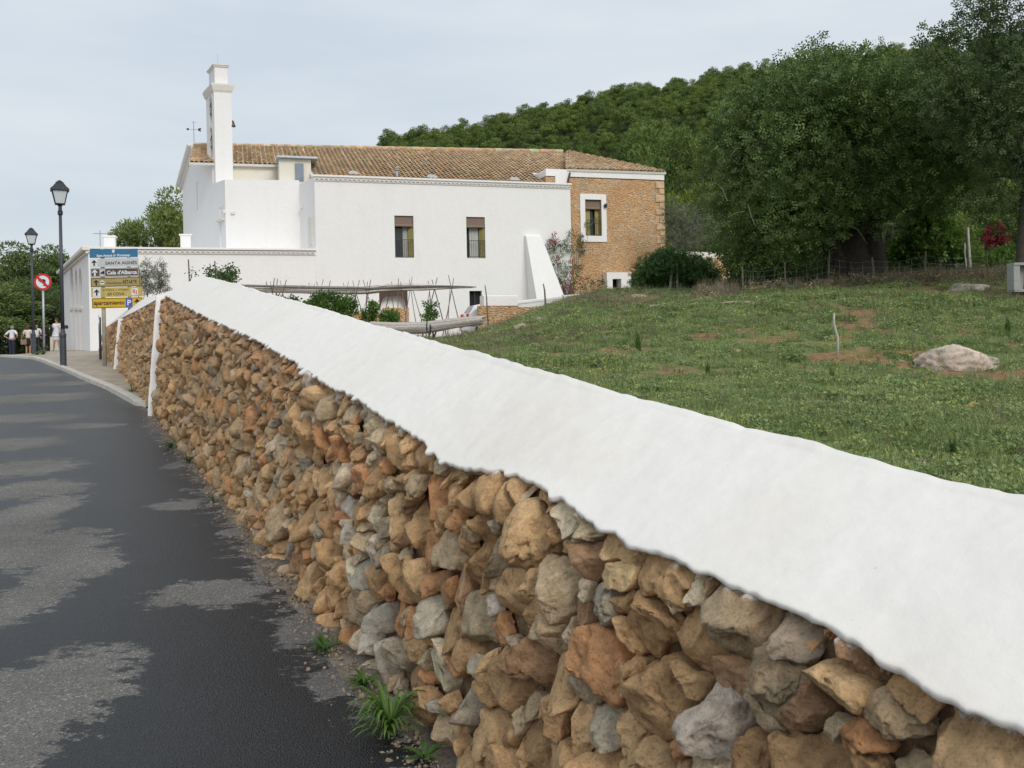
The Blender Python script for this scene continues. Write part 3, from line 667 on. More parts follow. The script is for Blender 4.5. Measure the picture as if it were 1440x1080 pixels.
# --- nave with gable
RT = 6.9; zr = 11.95; ze = 10.25; zl = 10.4
f1, f2, f3 = F0+Q_*2.5, F0+Q_*RT, F0+Q_*10.1
LN = 23.6
b = MB(); n = 3
ft = [(f1, ze), (f2, zr-.08), (f3, zl)]
vs = [V3(p, zg) for p, z in ft]+[V3(p, z) for p, z in ft]+[V3(p+E_*LN, zg) for p, z in ft]+[V3(p+E_*LN, z) for p, z in ft]
b.add(vs, [(0, 1, 4, 3), (1, 2, 5, 4), (6, 9, 10, 7), (7, 10, 11, 8), (0, 3, 9, 6), (2, 8, 11, 5), (3, 4, 10, 9), (4, 5, 11, 10)])
nave = b.build('nave_wall', M['cream'], ch)
# facade skin (white, 4 cm proud) with a slit window and door
def fac(x, y): return on_front(x, y, F0, Q_)
NF = Vector((-Q_.y, Q_.x, 0)); NF = NF if NF.x < 0 else -NF
cutters = [cbox(fac(278.5, 276), (.14, .2, .75), (Q_, NF, UP)), cbox(fac(313.5, 330), (.42, .25, 1.35), (Q_, NF, UP))]
b = MB(); fp_ = [(F0, zg), (F0, ZB), (f1+Q_*.0, ZB+.2), (f1, ze), (f2, zr-.1), (f3, zl-.05), (f3, zg)]; n = len(fp_)
b.add([V3(p+NF*.04, z) for p, z in fp_]+[V3(p-NF*.6, z) for p, z in fp_], [tuple(range(n)), tuple(range(n, 2*n))[::-1]]+[(i, n+i, n+(i+1) % n, (i+1) % n) for i in range(n)])
fo = b.build('facade_wall', M['white'], ch); cut(fo, cutters)
b = MB(); b.box(fac(313.5, 330)-NF*.12, (.42, .03, 1.35), (Q_, NF, UP)); d_ = b.build('door', M['oldwood'], ch)
b = MB(); b.box(fac(313, 310)+NF*.1, (.6, .09, .04), (Q_, NF, UP), bev=.02); b.box(fac(318, 298)+NF*.1, (.12, .07, .08), (Q_, NF, UP), bev=.02); b.build('door_canopy', M['trim'], ch)
b = MB()
for (p0, z0, p1, z1) in ((f2, zr, f3+Q_*.35, zl-.15),):
    d = (V3(p1, z1)-V3(p0, z0)); L_ = d.length; d.normalize(); upv = d.cross(NF); upv = upv if upv.z > 0 else -upv
    b.box((V3(p0, z0)+V3(p1, z1))/2+NF*.12+upv*.04, (L_/2, .22, .10), (d, NF, upv), bev=.03); b.box((V3(p0, z0)+V3(p1, z1))/2+NF*.05-upv*.14, (L_/2, .12, .07), (d, NF, upv), bev=.02)
b.build('verge', M['trim'], ch)
zt_an = W(800, 238.5, 45.2).z
# --- tiled roof: every barrel tile has its own ends and its own tint
TPAL = [(.58, .39, .225), (.62, .43, .26), (.62, .46, .29), (.55, .36, .20), (.50, .35, .21), (.64, .49, .33), (.60, .41, .23), (.55, .43, .29)]
M['tile'] = mat('barrel_clay_tile', (1, 1, 1), .9, .28, 14, .4, 50, attr=True, var2=(.30, .24, .17))
def roof_tiles(name, P0, e, dn, s0, s1, rs, re, parent, pitch=.23, tl=.34, seed=1, sheet=True, lift=0., run=10.):
    LF = lambda s, r: UP*(lift*s*(1-r/run))
    """P0 + e*s + dn*r; each column of tiles runs from r=rs(s) down to r=re(s)"""
    R = random.Random(seed); b = MB(); nrm = e.cross(dn); nrm = nrm if nrm.z > 0 else -nrm
    n = int((s1-s0)/pitch); bs = []
    for i in range(n):
        s = s0+(i+.5)*pitch; a_, z_ = rs(s), re(s)
        if z_-a_ < .2: continue
        k = max(1, int(round((z_-a_)/tl))); l = (z_-a_)/k; jit = R.uniform(-.015, .015)
        for j in range(k):
            r0, r1 = a_+j*l-.03, a_+(j+1)*l+.02; w0, w1 = pitch*.40, pitch*.50; h0, h1 = .070, .105
            c = R.choice(TPAL); q = R.uniform(.75, 1.2); c = tuple(v*q for v in c); o = R.uniform(-.012, .012)+jit; m_ = 5; vs = []
            for r, w_, h, lift in ((r0, w0, h0, .0), (r1, w1, h1, .022)):
                for kk in range(m_+1):
                    an = pi*kk/m_; vs.append(LF(s, r)+P0+e*(s+o-cos(an)*w_)+dn*r+nrm*(sin(an)*h+lift+.012))
            for kk in range(m_+1):
                an = pi*kk/m_; vs.append(LF(s, r1)+P0+e*(s+o-cos(an)*w1*.8)+dn*r1+nrm*(sin(an)*h1*.7+.022))
            fs = [(kk, kk+1, m_+1+kk+1, m_+1+kk) for kk in range(m_)]+[(m_+1+kk, m_+2+kk, 2*m_+3+kk, 2*m_+2+kk) for kk in range(m_)]
            b.add(vs, fs, 0, c)
    o = b.build(name, M['tile'], parent, smooth=False)
    if sheet:
        b = MB(); ss = np.linspace(s0, s1, 60); vs = []
        for s in ss: a1_, a2_ = LF(s, rs(s)), LF(s, re(s)); vs += [a1_+P0+e*s+dn*rs(s), a2_+P0+e*s+dn*re(s), a1_+P0+e*s+dn*rs(s)-nrm*.12, a2_+P0+e*s+dn*re(s)-nrm*.12]
        fs = []
        for i in range(len(ss)-1): a = 4*i; fs += [(a, a+1, a+5, a+4), (a+2, a+6, a+7, a+3), (a+1, a+3, a+7, a+5), (a, a+4, a+6, a+2)]
        fs += [(0, 2, 3, 1), (a+4, a+5, a+7, a+6)]
        b.add(vs, fs); b.build('channel_bed', M['trim'], o)
    return o
slope = math.atan2(zr-ze, (f2-f1).dot(PB)); dn = (-PB*cos(slope)-UP*sin(slope)); P0 = V3(f2, zr)
run_wing = (f2-A).dot(PB)/cos(slope)-.25
e1 = (f2-f1).dot(PB)/cos(slope)+.28
sA = (A-f2).dot(E_)-.2          # where the wing roof begins along the ridge
def hipS(s, S_=LN): return 0.0
def re_(s):
    return e1 if s < sw_ else (run_wing if s < s_a else run_wing+(r_e-run_wing)*min(1, (s-s_a)/(s_b-s_a)))
sw_ = (A-f2).dot(E_)+.25; r_e = (zr-zt_an)/sin(slope)+.05; s_a = (on_front(781, 258)-f2).dot(E_); s_b = (W(755, 238, 44.8)-f2).dot(E_)
s_fl = (W(797, 238.5, 45.2)-f2).dot(E_)
R1s = (V3(W(820, 213, 50), 0)-V3(f2, 0)).dot(E_); print('ridge length', R1s)
RL = (W(820, 213, (f2+E_*R1s).y).z-zr)/R1s
def rs_(s): return 0. if s < min(R1s, s_fl) else 0.
if s_a > s_b: s_a, s_b = s_b, s_a+.3
roof = roof_tiles('roof', P0, E_, dn, -.05, max(s_fl, R1s), rs_, re_, ch, seed=2, lift=RL, run=run_wing)
dnb = (PB*cos(.42)-UP*sin(.42)); roof_tiles('rear_roof', P0, E_, dnb, -.05, R1s, lambda s: 0., lambda s: 4.0, ch, seed=3, pitch=.30, tl=.5, lift=RL, run=4.5)
b = MB()
for i in range(int(R1s/.36)):
    b.tube([P0+E_*(i*.36)+UP*(.03+.012*(i % 2)+RL*i*.36), P0+E_*(i*.36+.38)+UP*(.045+.012*(i % 2)+RL*i*.36)], .10, 8, 0, tuple(v*random.uniform(.8, 1.15) for v in random.choice(TPAL)))
b.build('ridge_tiles', M['tile'], ch)
# flat-topped dormer with a small upright window over the terrace
dc = W(424, 240, 42.4); b = MB(); b.box(dc-E_*.35-UP*.35, (.75, .8, .75), AXW); dm = b.build('dormer', M['cream'], ch)
b = MB(); b.box(dc+UP*.46-E_*.25-PB*.1, (.98, .95, .05), AXW, bev=.015); b.build('dormer_roof', M['galv'], dm)
M['bluepane'] = mat('reflecting_pane', (.20, .24, .29), .15, .2, 2)
b = MB(); b.box(W(421, 242, 41.55), (.2, .03, .42), AXW); b.build('pane', M['bluepane'], dm)
# vents and chimney pipes on the roof
for (px, py, kind) in ((497, 243, 0), (607, 248, 0), (723, 251.5, 0), (558, 240, 1)):
    c = W(px, py, 41.6+(px-443)*.0095)
    b = MB()
    if kind == 0: b.box(c-UP*.05, (.26, .12, .05), AXW, bev=.01); b.box(c+UP*.04-E_*.02, (.20, .10, .035), AXW, bev=.01); b.build('roof_vent', M['galv'], ch)
    else:
        b.lathe(c-UP*.5, [(.07, 0), (.07, .52), (.17, .53), (.17, .56), (.02, .62)], 12); b.lathe(c-UP*.0+UP*.1, [(.10, 0), (.12, .04), (.02, .1)], 12); b.build('flue', M['galv'], ch)
# --- bell gable
T0 = F0+Q_*2.05; TW = 1.75; tb = [T0, T0+Q_*TW, T0+Q_*TW+E_*.82, T0+E_*.82]
zs = W(310, 131, 42.5).z
tc_ = (T0+T0+Q_*TW+E_*.82)/2
AXT = (Q_, NF, UP); cutters = []; oc = T0+Q_*(TW*.52)+E_*.4; ops = []
for (ya, yb) in ((139, 178), (182, 224)):
    za, zb = W(302, ya, 43).z, W(302, yb, 43).z; hw = .30; zt = za-hw
    prof = [(-hw, zb), (-hw, zt)]+[(-hw*cos(pi*k/10), zt+sin(pi*k/10)*hw) for k in range(1, 10)]+[(hw, zt), (hw, zb)]; n = len(prof)
    b = MB(); b.add([V3(oc+Q_*x+NF*2, z) for x, z in prof]+[V3(oc+Q_*x-NF*2, z) for x, z in prof], [tuple(range(n))[::-1], tuple(range(n, 2*n))]+[(i, (i+1) % n, n+(i+1) % n, n+i) for i in range(n)])
    cutters.append(b.build('cutter', [])); ops.append((zt, zb))
bg_ = wallpart('bell_gable', tb, ZB-1.2, zs, M['white'], ch, cutters)
def slab(foot_c, hq, he, z, h, mt, parent, name, flare=.0):
    b = MB(); vs = []
    for (zz, gq) in ((z, 0), (z+h*.25, .05+flare*.4), (z+h*.5, .06+flare), (z+h*.8, .10+flare), (z+h, .10+flare)):
        for (i, j) in ((-1, -1), (1, -1), (1, 1), (-1, 1)): vs.append(V3(foot_c+Q_*(i*(hq+gq))+E_*(j*(he+gq)), zz))
    fs = [(4*k+i, 4*k+(i+1) % 4, 4*k+4+(i+1) % 4, 4*k+4+i) for k in range(4) for i in range(4)]+[(0, 3, 2, 1), (16, 17, 18, 19)]
    b.add(vs, fs); return b.build(name, mt, parent)
slab(tc_, TW/2, .41, zs-.12, .42, M['trim'], bg_, 'cornice', .035)
zt_ = W(310, 98, 42.5).z
b = MB(); bb = [tc_+Q_*i*.62+E_*j*.3 for i, j in ((-1, -1), (1, -1), (1, 1), (-1, 1))]; b.prism(bb, zs+.3, zt_); b.build('finial_block', M['white'], bg_)
slab(tc_, .62, .30, zt_, .14, M['trim'], bg_, 'capstone', .0)
for zt, zb in ops:
    c = V3(oc, zb+.62); b = MB(); b.lathe(c-UP*.28, [(.25, 0), (.24, .05), (.17, .16), (.145, .34), (.10, .42), (.03, .45)], 16); be = b.build('bell', M['bronze'], bg_, smooth=True)
    b = MB(); b.box(c+UP*.24, (.3, .05, .06), AXT); b.build('yoke', M['darkwood'], be)
    b = MB(); pts = [c+UP*.15+Q_*(.33*cos(a))+UP*(.33*sin(a))+NF*.34 for a in np.linspace(0, 2*pi, 24)]; b.tube(pts, .018, 6, cap=False)
    for a in (0, pi/2): b.tube([c+UP*.15+NF*.34+Q_*(.33*cos(a))+UP*(.33*sin(a)), c+UP*.15+NF*.34-Q_*(.33*cos(a))-UP*(.33*sin(a))], .014, 6)
    b.build('bell_wheel', M['iron'], be)
c = W(327.5, 172, 42.2); b = MB(); b.lathe(c-UP*.22, [(.13, 0), (.12, .04), (.08, .16), (.06, .26), (.01, .3)], 14); b.tube([c+UP*.08, c+UP*.12-E_*.3], .02, 6); b.build('small_bell', M['bronze'], bg_, smooth=True)
# lightning rod on the bell gable, hooks and lamp on the walls
b = MB(); b.tube([V3(tc_, zt_+.1), V3(tc_, zt_+.9)], .004, 5); b.build('lightning_rod', M['iron'], bg_)
for (x, y, e_) in ((327.5, 299.5, .07), (425, 292, .05)):
    P_, d_ = ((F0, E_) if x < 400 else (A, Q_)); c = on_front(x, y, P_, d_); b = MB(); b.box(c-PB*.06 if x < 400 else c+NF*.05, (e_*1.4, .07, e_), AXW, bev=.02); b.build('wall_lamp', M['trim'], ch)
# weathervane on the gable
c = V3(f2, zr+.1); b = MB(); b.tube([c, c+UP*1.15], .011, 6); v = b.build('weathervane', M['iron'], ch)
b = MB(); h = c+UP*.75; b.tube([h-E_*.30, h+E_*.30], .008, 6); b.box(h-E_*.30, (.06, .01, .05), AXW); b.add([h+E_*.22+UP*.07, h+E_*.40+UP*.10, h+E_*.34, h+E_*.40-UP*.10, h+E_*.22-UP*.07], [(0, 1, 2, 3, 4)]); b.tube([c+UP*1.15-E_*.09, c+UP*1.15+E_*.09], .01, 5); b.build('arrow', M['iron'], v)
# little door in the return wall of the wing and its handle rail
c = on_front(437, 325, A, Q_); b = MB(); b.box(c+NF*.01, (.25, .03, .65), AXT); b.build('side_door', M['trim'], ch)
# whitewashed chimney stubs on the porch roof
for (px, py, hw, hh, Y_) in ((154.5, 343, 7.5, 10, 41), (261.5, 341, 7., 10, 41)):
    c = W(px, py, Y_); k = Y_/F; b = MB(); b.box(c, (hw*k, .25, hh*k), AXW, bev=.04); b.box(c+UP*(hh*k), (hw*k+.05, .29, .04), AXW, bev=.015); b.build('chimney', M['white'], ch)
c = W(141, 350, 42); b = MB(); b.tube([c, c+UP*.9], .012, 5); b.tube([c+UP*.75-E_*.3, c+UP*.75+E_*.3], .01, 5)
for k in (-.25, -.1, .1, .25): b.tube([c+UP*.75+E_*k-PB*.15, c+UP*.75+E_*k+PB*.15], .006, 4)
b.build('antenna', M['iron'], ch)
# buttress: sloping outer edge, leans on the wing
ft_l, ft_r = on_front(743, 425), on_front(783, 425); tp_l, tp_r = on_front(737.5, 329), on_front(759, 329)
b = MB(); D0, D1 = 1.5, .25
vs = [V3(ft_l+PB*.1, zg), V3(ft_r+PB*.1, zg), V3(ft_r-PB*D0+E_*.1, zg), V3(ft_l-PB*D0, zg)]
vs += [V3(ft_l+PB*.1, ft_l.z), V3(ft_r+PB*.1, ft_r.z), V3(ft_r-PB*D0*.9, ft_r.z-.1), V3(ft_l-PB*D0*.9, ft_l.z-.1)]
vs += [V3(tp_l+PB*.1, tp_l.z), V3(tp_r+PB*.1, tp_r.z), V3(tp_r-PB*D1, tp_r.z-.15), V3(tp_l-PB*D1, tp_l.z-.15)]
fs = [(0, 3, 2, 1), (8, 9, 10, 11)]+[(4*k+i, 4*k+(i+1) % 4, 4*k+4+(i+1) % 4, 4*k+4+i) for k in (0, 1) for i in range(4)]
b.add(vs, fs); bu = b.build('buttress', M['white'], ch)

# ================================================================== BRICK-COLOURED STONE HOUSE
an0 = W(800, 300, 45.2); an0.z = 0; an1 = along(an0, E_, 937.5); DP = 7
hs = thing('stone_house', (an0.x, an0.y, 3.0), 'two storey house of bare orange rubble masonry with a white framed window', 'house')
anL = along(an0, E_, 772)
zt0 = W(800, 238.5, 45.2).z; zt1_ = zt0
m, t, N, L, P = newmat('orange_rubble_masonry'); P.inputs['Roughness'].default_value = .95
g = N.new('ShaderNodeNewGeometry').outputs['Position']
mpn = N.new('ShaderNodeMapping'); mpn.inputs['Scale'].default_value = (1, 1, 1.7); L.new(g, mpn.inputs[0])
ds = noise_node(N, L, g, 3, 3); vmx = N.new('ShaderNodeVectorMath'); vmx.operation = 'MULTIPLY_ADD'; L.new(ds.outputs['Color'], vmx.inputs[0]); vmx.inputs[1].default_value = (.25, .25, .25); L.new(mpn.outputs[0], vmx.inputs[2])
vo = N.new('ShaderNodeTexVoronoi'); vo.inputs['Scale'].default_value = 6.2; L.new(vmx.outputs[0], vo.inputs['Vector']); vd = N.new('ShaderNodeTexVoronoi'); vd.feature = 'DISTANCE_TO_EDGE'; vd.inputs['Scale'].default_value = 6.2; L.new(vmx.outputs[0], vd.inputs['Vector'])
sp = N.new('ShaderNodeSeparateColor'); L.new(vo.outputs['Color'], sp.inputs[0])
rc_ = ramp(N, L, sp.outputs[0], [(0., (.60, .36, .20)), (.3, (.66, .40, .21)), (.5, (.68, .45, .25)), (.68, (.60, .46, .32)), (.84, (.70, .53, .35)), (1., (.54, .45, .34))])
md = ramp(N, L, vd.outputs['Distance'], [(.02, 1.), (.10, 0.)]); nn_ = noise_node(N, L, g, .7, 4); mo = ramp(N, L, nn_.outputs['Fac'], [(.4, (.70, .40, .18)), (.6, (.64, .48, .31))])
c = mixc(N, L, md.outputs[0], rc_.outputs[0], mo.outputs[0]); n9 = noise_node(N, L, g, 12, 5, .7); r9 = ramp(N, L, n9.outputs['Fac'], [(.3, .62), (.7, 1.3)]); c = mixc(N, L, 1., c, r9.outputs[0], 'MULTIPLY')
n8 = noise_node(N, L, g, 1.1, 5, .6, .8); r8 = ramp(N, L, n8.outputs['Fac'], [(.46, 0.), (.62, .55)]); c = mixc(N, L, r8.outputs[0], c, (.62, .31, .13)); n7 = noise_node(N, L, g, .8, 5, .6); r7 = ramp(N, L, n7.outputs['Fac'], [(.55, 0.), (.72, .45)]); c = mixc(N, L, r7.outputs[0], c, (.42, .36, .28)); L.new(c, P.inputs['Base Color']); p_ = add_bump(N, L, P, vd.outputs['Distance'], .9, .15); add_bump(N, L, P, n9.outputs['Fac'], .7, .04, p_); M['masonry'] = m
def onh(x, y): return on_front(x, y, an0, E_)
wa, wb = onh(822, 280.5), onh(846, 332); wc_ = (wa+wb)/2; whw = (wb-wa).dot(E_)/2; whh = (wa.z-wb.z)/2
da, db = onh(855.5, 393), onh(868, 412.5); dcn = (da+db)/2; dhw = (db-da).dot(E_)/2
cutters = [cbox(wc_, (whw, .5, whh), AXW), cbox(V3(dcn, da.z-.9), (dhw*1.5, .5, .9), AXW)]
hw_ = wallpart('masonry_wall', [anL, an1, an1+PB*DP, anL+PB*DP], 1.0, zt0-.42, M['masonry'], hs, cutters)
b = MB(); zz0 = onh(870, 251).z
b.prism([anL-PB*.03, an1-PB*.03+E_*.03, an1+PB*DP, anL+PB*DP], zz0, zt0); b.build('white_band', M['white'], hs)
b = MB(); oa, ob = onh(815, 272.5), onh(853, 340.5)
for (x0, x1, z0, z1) in (((oa-wc_).dot(E_), -whw, -whh, whh), (whw, (ob-wc_).dot(E_), -whh, whh), ((oa-wc_).dot(E_), (ob-wc_).dot(E_), whh, oa.z-wc_.z), ((oa-wc_).dot(E_), (ob-wc_).dot(E_), ob.z-wc_.z, -whh)):
    b.box(wc_+E_*((x0+x1)/2)+UP*((z0+z1)/2)-PB*.02, (abs(x1-x0)/2, .05, abs(z1-z0)/2), AXW)
b.build('window_surround', M['white'], hs)
wn = window(wc_, whw, whh, 2, hs)
b = MB()
for s_, w_ in ((-1, .42), (1, .30)):
    cx_ = wc_+E_*(s_*(whw-whw*w_))+PB*.25
    b.box(cx_, (whw*w_-.01, .02, whh-.02), AXW)
    for k in range(3): b.box(cx_-PB*.025-UP*(whh*.66*(k-1)), (whw*w_*.7, .012, whh*.27), AXW, bev=.01)
b.build('shutter', M['shutter'], wn)
b = MB(); c = onh(850, 290); b.lathe(c-PB*.15-UP*.1, [(.05, 0), (.09, .08), (.09, .16), (.03, .22)], 10); b.build('wall_lamp', M['iron'], hs)
# white block framing the low doorway
b = MB(); oa, ob = onh(847.5, 384), onh(882, 414); hwid = (ob-oa).dot(E_)/2; mid = (oa+ob)/2
for (x0, x1, z0, z1) in ((oa, da, ob.z-.5, da.z), (db, ob, ob.z-.5, da.z), (oa, ob, da.z, oa.z)):
    xm = (x0+x1)/2; wd_ = (x1-x0).dot(E_)/2; b.box(V3(xm-PB*.25, (z0+z1)/2), (wd_, .3, (z1-z0)/2), AXW)
b.build('door_surround', M['white'], hs)
b = MB(); b.box(V3(dcn+PB*.3, da.z-.9), (dhw*1.5, .03, .9), AXW); b.build('door', M['dark'], hs)
# quoins on the right corner
b = MB(); z = 3.2; i = 0
while z < zz0-.35:
    h = .16+.06*((i*7) % 3)/2; wq = .16 if i % 2 else .27
    b.box(V3(an1-E_*(wq-.02)+PB*.1, z+h), (wq, .16, h-.012), AXW, 0, None, .03); z += 2*h; i += 1
b.build('quoins', mat('pale_quoin_stone', (.56, .39, .24), .95, .4, 3, .9, 14), hs)
# its low tiled roof, hipped up to the church ridge
R1 = V3(P0+E_*R1s, zr-.06+RL*R1s); fl = onh(797, 238.5); fr = V3(an1+E_*.12, zt0); fl.z = zt0
ee = (fr-fl).normalized(); Lh = (fr-fl).length; rr1 = R1-fl; s_r = rr1.dot(ee); perp = rr1-ee*s_r; hr = perp.length; dn2 = -perp.normalized()
base0 = fl+perp
ro = roof_tiles('roof', base0+UP*.05, ee, dn2, -.0, Lh, lambda s: hr*max(0, 1-s/max(s_r, .01)) if s < s_r else hr*min(1, (s-s_r)/(Lh-s_r))*.97, lambda s: hr+.12, hs, seed=8, sheet=True)
b = MB()
vs = [V3(anL+PB*.1, zt0-1.2), V3(an0+PB*.1+E_*.05, zt0-1.2), V3(an0+PB*.1+E_*.05, zt0), V3(anL+PB*.1, zt0)]
anM = along(an0, E_, 785); b.prism([anM-PB*.05, an0-PB*.05, an0+PB*.3, anM+PB*.3], zt0-1.8, [zt0-.25, zt0-.02, zt0-.02, zt0-.25]); b.build('gable_return', M['white'], hs)
b = MB(); p = onh(798, 246)-PB*.12; b.tube([p+UP*.1+E_*.1, p-UP*.25, p-UP*.8-E_*.1], .05, 8); b.build('downpipe', M['darkwood'], hs)

# ================================================================== STREET FURNITURE
def at_px(x, Y):
    k = (x-CX)/F; X_ = Y*k; z = gz(X_, Y)
    for _ in range(3):       # include the camera roll
        v = (z-EYE)/Y; u = (k+sin(TH)*v)/cos(TH); X_ = u*Y; z = gz(X_, Y)
    return Vector((X_, Y, z))
def lamp(x, Y, label, Hh=4.74):
    p = at_px(x, Y)
    if Y < 30: p.z += .06
    L_ = thing('street_lamp', p, label, 'street lamp', 'dark street lamps along the pavement'); z0 = p.z
    b = MB(); b.lathe(p-UP*.05, [(.075, 0), (.078, .6), (.072, .78), (.083, .8), (.083, .86), (.06, .9), (.046, 1.0)], 18); b.build('base', M['post'], L_, smooth=False)
    b = MB(); b.lathe(p, [(.046, .94), (.043, 2.5), (.037, Hh-.86)], 16); b.build('pole', M['post'], L_, smooth=True)
    b = MB(); b.lathe(p, [(.05, Hh-.88), (.062, Hh-.86), (.062, Hh-.78), (.045, Hh-.76), (.04, Hh-.66), (.065, Hh-.63), (.11, Hh-.60)], 12); b.build('collar', M['iron'], L_)
    ln = MB(); zb, zt = z0+Hh-.60, z0+Hh-.26; wb, wt_ = .105, .175; c = Vector((p.x, p.y, 0)); ry = .5
    a1 = Vector((cos(ry), sin(ry), 0)); a2 = Vector((-sin(ry), cos(ry), 0)); cs = [(-1, -1), (1, -1), (1, 1), (-1, 1)]
    for i, j in cs: ln.tube([c+a1*i*wb+a2*j*wb+UP*zb, c+a1*i*wt_+a2*j*wt_+UP*zt], .012, 6)
    for zz, w_ in ((zb, wb), (zt, wt_)):
        for k in range(4):
            i, j = cs[k]; i2, j2 = cs[(k+1) % 4]; ln.tube([c+a1*i*w_+a2*j*w_+UP*zz, c+a1*i2*w_+a2*j2*w_+UP*zz], .014, 6)
    lo = ln.build('lantern', M['iron'], L_)
    g_ = MB()
    w1, w2 = wb-.012, wt_-.012; g_.add([c+a1*i*w1+a2*j*w1+UP*(zb+.01) for i, j in cs]+[c+a1*i*w2+a2*j*w2+UP*(zt-.01) for i, j in cs], [(k, (k+1) % 4, 4+(k+1) % 4, 4+k) for k in range(4)]+[(3, 2, 1, 0)])
    g_.build('glass', M['lamp_glass'], lo)
    r_ = MB(); vs = []; pf = [(.215, 0), (.215, .03), (.16, .09), (.115, .155), (.085, .20), (.09, .21), (.05, .235), (.05, .25), (.02, .27)]
    for w_, h in pf: vs += [c+a1*i*w_+a2*j*w_+UP*(zt+h) for i, j in cs]
    r_.add(vs, [(4*q+k, 4*q+(k+1) % 4, 4*q+4+(k+1) % 4, 4*q+4+k) for q in range(len(pf)-1) for k in range(4)]+[(3, 2, 1, 0)]+[tuple(4*(len(pf)-1)+k for k in range(4))])
    r_.build('hood', M['iron'], lo)
    b = MB(); b.box(p+Vector((.10, -.02, 1.0)), (.04, .035, .045), bev=.01); b.build('clamp', M['iron'], L_)
    return L_
lamp(89.3, 21.8, 'taller looking dark street lamp nearer the viewer, beside the direction signs')
lamp(47.6, 31.6, 'farther dark street lamp with a square lantern, just left of the round road sign')
M['signwhite'] = mat('sign_white', (.70, .72, .74), .4, .05, 5); M['signred'] = mat('sign_red', (.55, .02, .03), .4, .08, 5); M['signblack'] = mat('sign_black', (.012, .012, .016), .5, .1, 5)
M['signblue'] = mat('sign_blue', (.035, .16, .30), .4, .1, 8); M['signbrown'] = mat('sign_brown', (.10, .065, .05), .45, .1, 8); M['signolive'] = mat('sign_olive_yellow', (.36, .28, .10), .5, .15, 10)
M['signyellow'] = mat('sign_pale_yellow', (.50, .38, .11), .5, .15, 10); M['signamber'] = mat('sign_amber', (.62, .38, .02), .45, .1, 8); M['parkblue'] = mat('parking_blue', (.03, .10, .50), .4, .1, 5)
M['signcream'] = mat('sign_grey_white', (.52, .54, .53), .5, .1, 9); M['signsalmon'] = mat('sign_salmon', (.62, .22, .14), .5, .1, 9); M['signpole'] = mat('beige_sign_post', (.40, .37, .30), .6, .15, 9)
def flat(b, pts, o, ax, y, m=0, th=.003):
    """polygon (in board coordinates) as a thin raised plate"""
    n = len(pts); vs = [o+ax[0]*x+ax[2]*z-ax[1]*y for x, z in pts]+[o+ax[0]*x+ax[2]*z-ax[1]*(y+th) for x, z in pts]
    b.add(vs, [tuple(range(n))[::-1], tuple(range(n, 2*n))]+[(i, (i+1) % n, n+(i+1) % n, n+i) for i in range(n)], m)
def rrect(x0, x1, z0, z1, r, n=4):
    p = []
    for cx_, cz_, a0 in ((x1-r, z0+r, -pi/2), (x1-r, z1-r, 0), (x0+r, z1-r, pi/2), (x0+r, z0+r, pi)):
        for k in range(n+1): a = a0+pi/2*k/n; p.append((cx_+r*cos(a), cz_+r*sin(a)))
    return p
def text(body, size, o, ax, x, z, y, mt, parent, width=None, bold=0., name='lettering'):
    cu = bpy.data.curves.new('t', 'FONT'); cu.body = body; cu.size = size; cu.align_x = 'LEFT'; cu.align_y = 'BOTTOM_BASELINE'; cu.offset = bold; cu.extrude = .0
    to = bpy.data.objects.new('t', cu); C.objects.link(to); dg = bpy.context.evaluated_depsgraph_get(); me = bpy.data.meshes.new_from_object(to.evaluated_get(dg))
    bpy.data.objects.remove(to, do_unlink=True)
    xs = [v.co.x for v in me.vertices]; sx_ = 1 if width is None else width/(max(xs)-min(xs)); x0 = min(xs); inv = abs_inv(parent)
    for v in me.vertices: v.co = inv @ (o+ax[0]*(x+(v.co.x-x0)*sx_)+ax[2]*(z+v.co.y)-ax[1]*y)
    me.name = name; me.materials.clear(); me.materials.append(mt); ob = bpy.data.objects.new(name, me); C.objects.link(ob); ob.parent = parent; return ob
def arrow(b, o, ax, x, z, s, y):
    flat(b, [(x-.12*s, z-.5*s), (x+.12*s, z-.5*s), (x+.12*s, z+.12*s), (x+.34*s, z-.06*s), (x+.42*s, z+.08*s), (x, z+.5*s), (x-.42*s, z+.08*s), (x-.34*s, z-.06*s), (x-.12*s, z+.12*s)], o, ax, y)
# direction signs
YS = 21.5; pb = at_px(147.5, YS); pb.z += .05
sg = thing('direction_sign', pb, 'stack of six direction boards in blue, white, brown and yellow on a beige post', 'road sign')
b = MB(); b.tube([pb-UP*.1, V3(pb, W(147, 350, YS).z)], .048, 12); b.build('post', M['signpole'], sg, smooth=True)
p2 = at_px(184, YS+.3); b = MB(); b.tube([p2-UP*.3, V3(p2, W(184, 352, YS).z)], .045, 12); b.build('post', M['galv'], sg, smooth=True)
r_ = (W(194, 370, YS+.02)-W(127, 370, YS+.02)); r_.z = 0; r_.normalize(); AXS = (r_, Vector((-r_.y, r_.x, 0)), UP)
brd = [(126, 193, 350.3, 362, 'signblue'), (127, 194, 363.2, 375.2, 'signcream'), (127.3, 195.3, 376.6, 389.3, 'signbrown'), (127.6, 197.5, 390, 403.2, 'signolive'), (128.2, 200, 404, 417.4, 'signyellow'), (129.4, 200, 418.5, 433, 'signamber')]
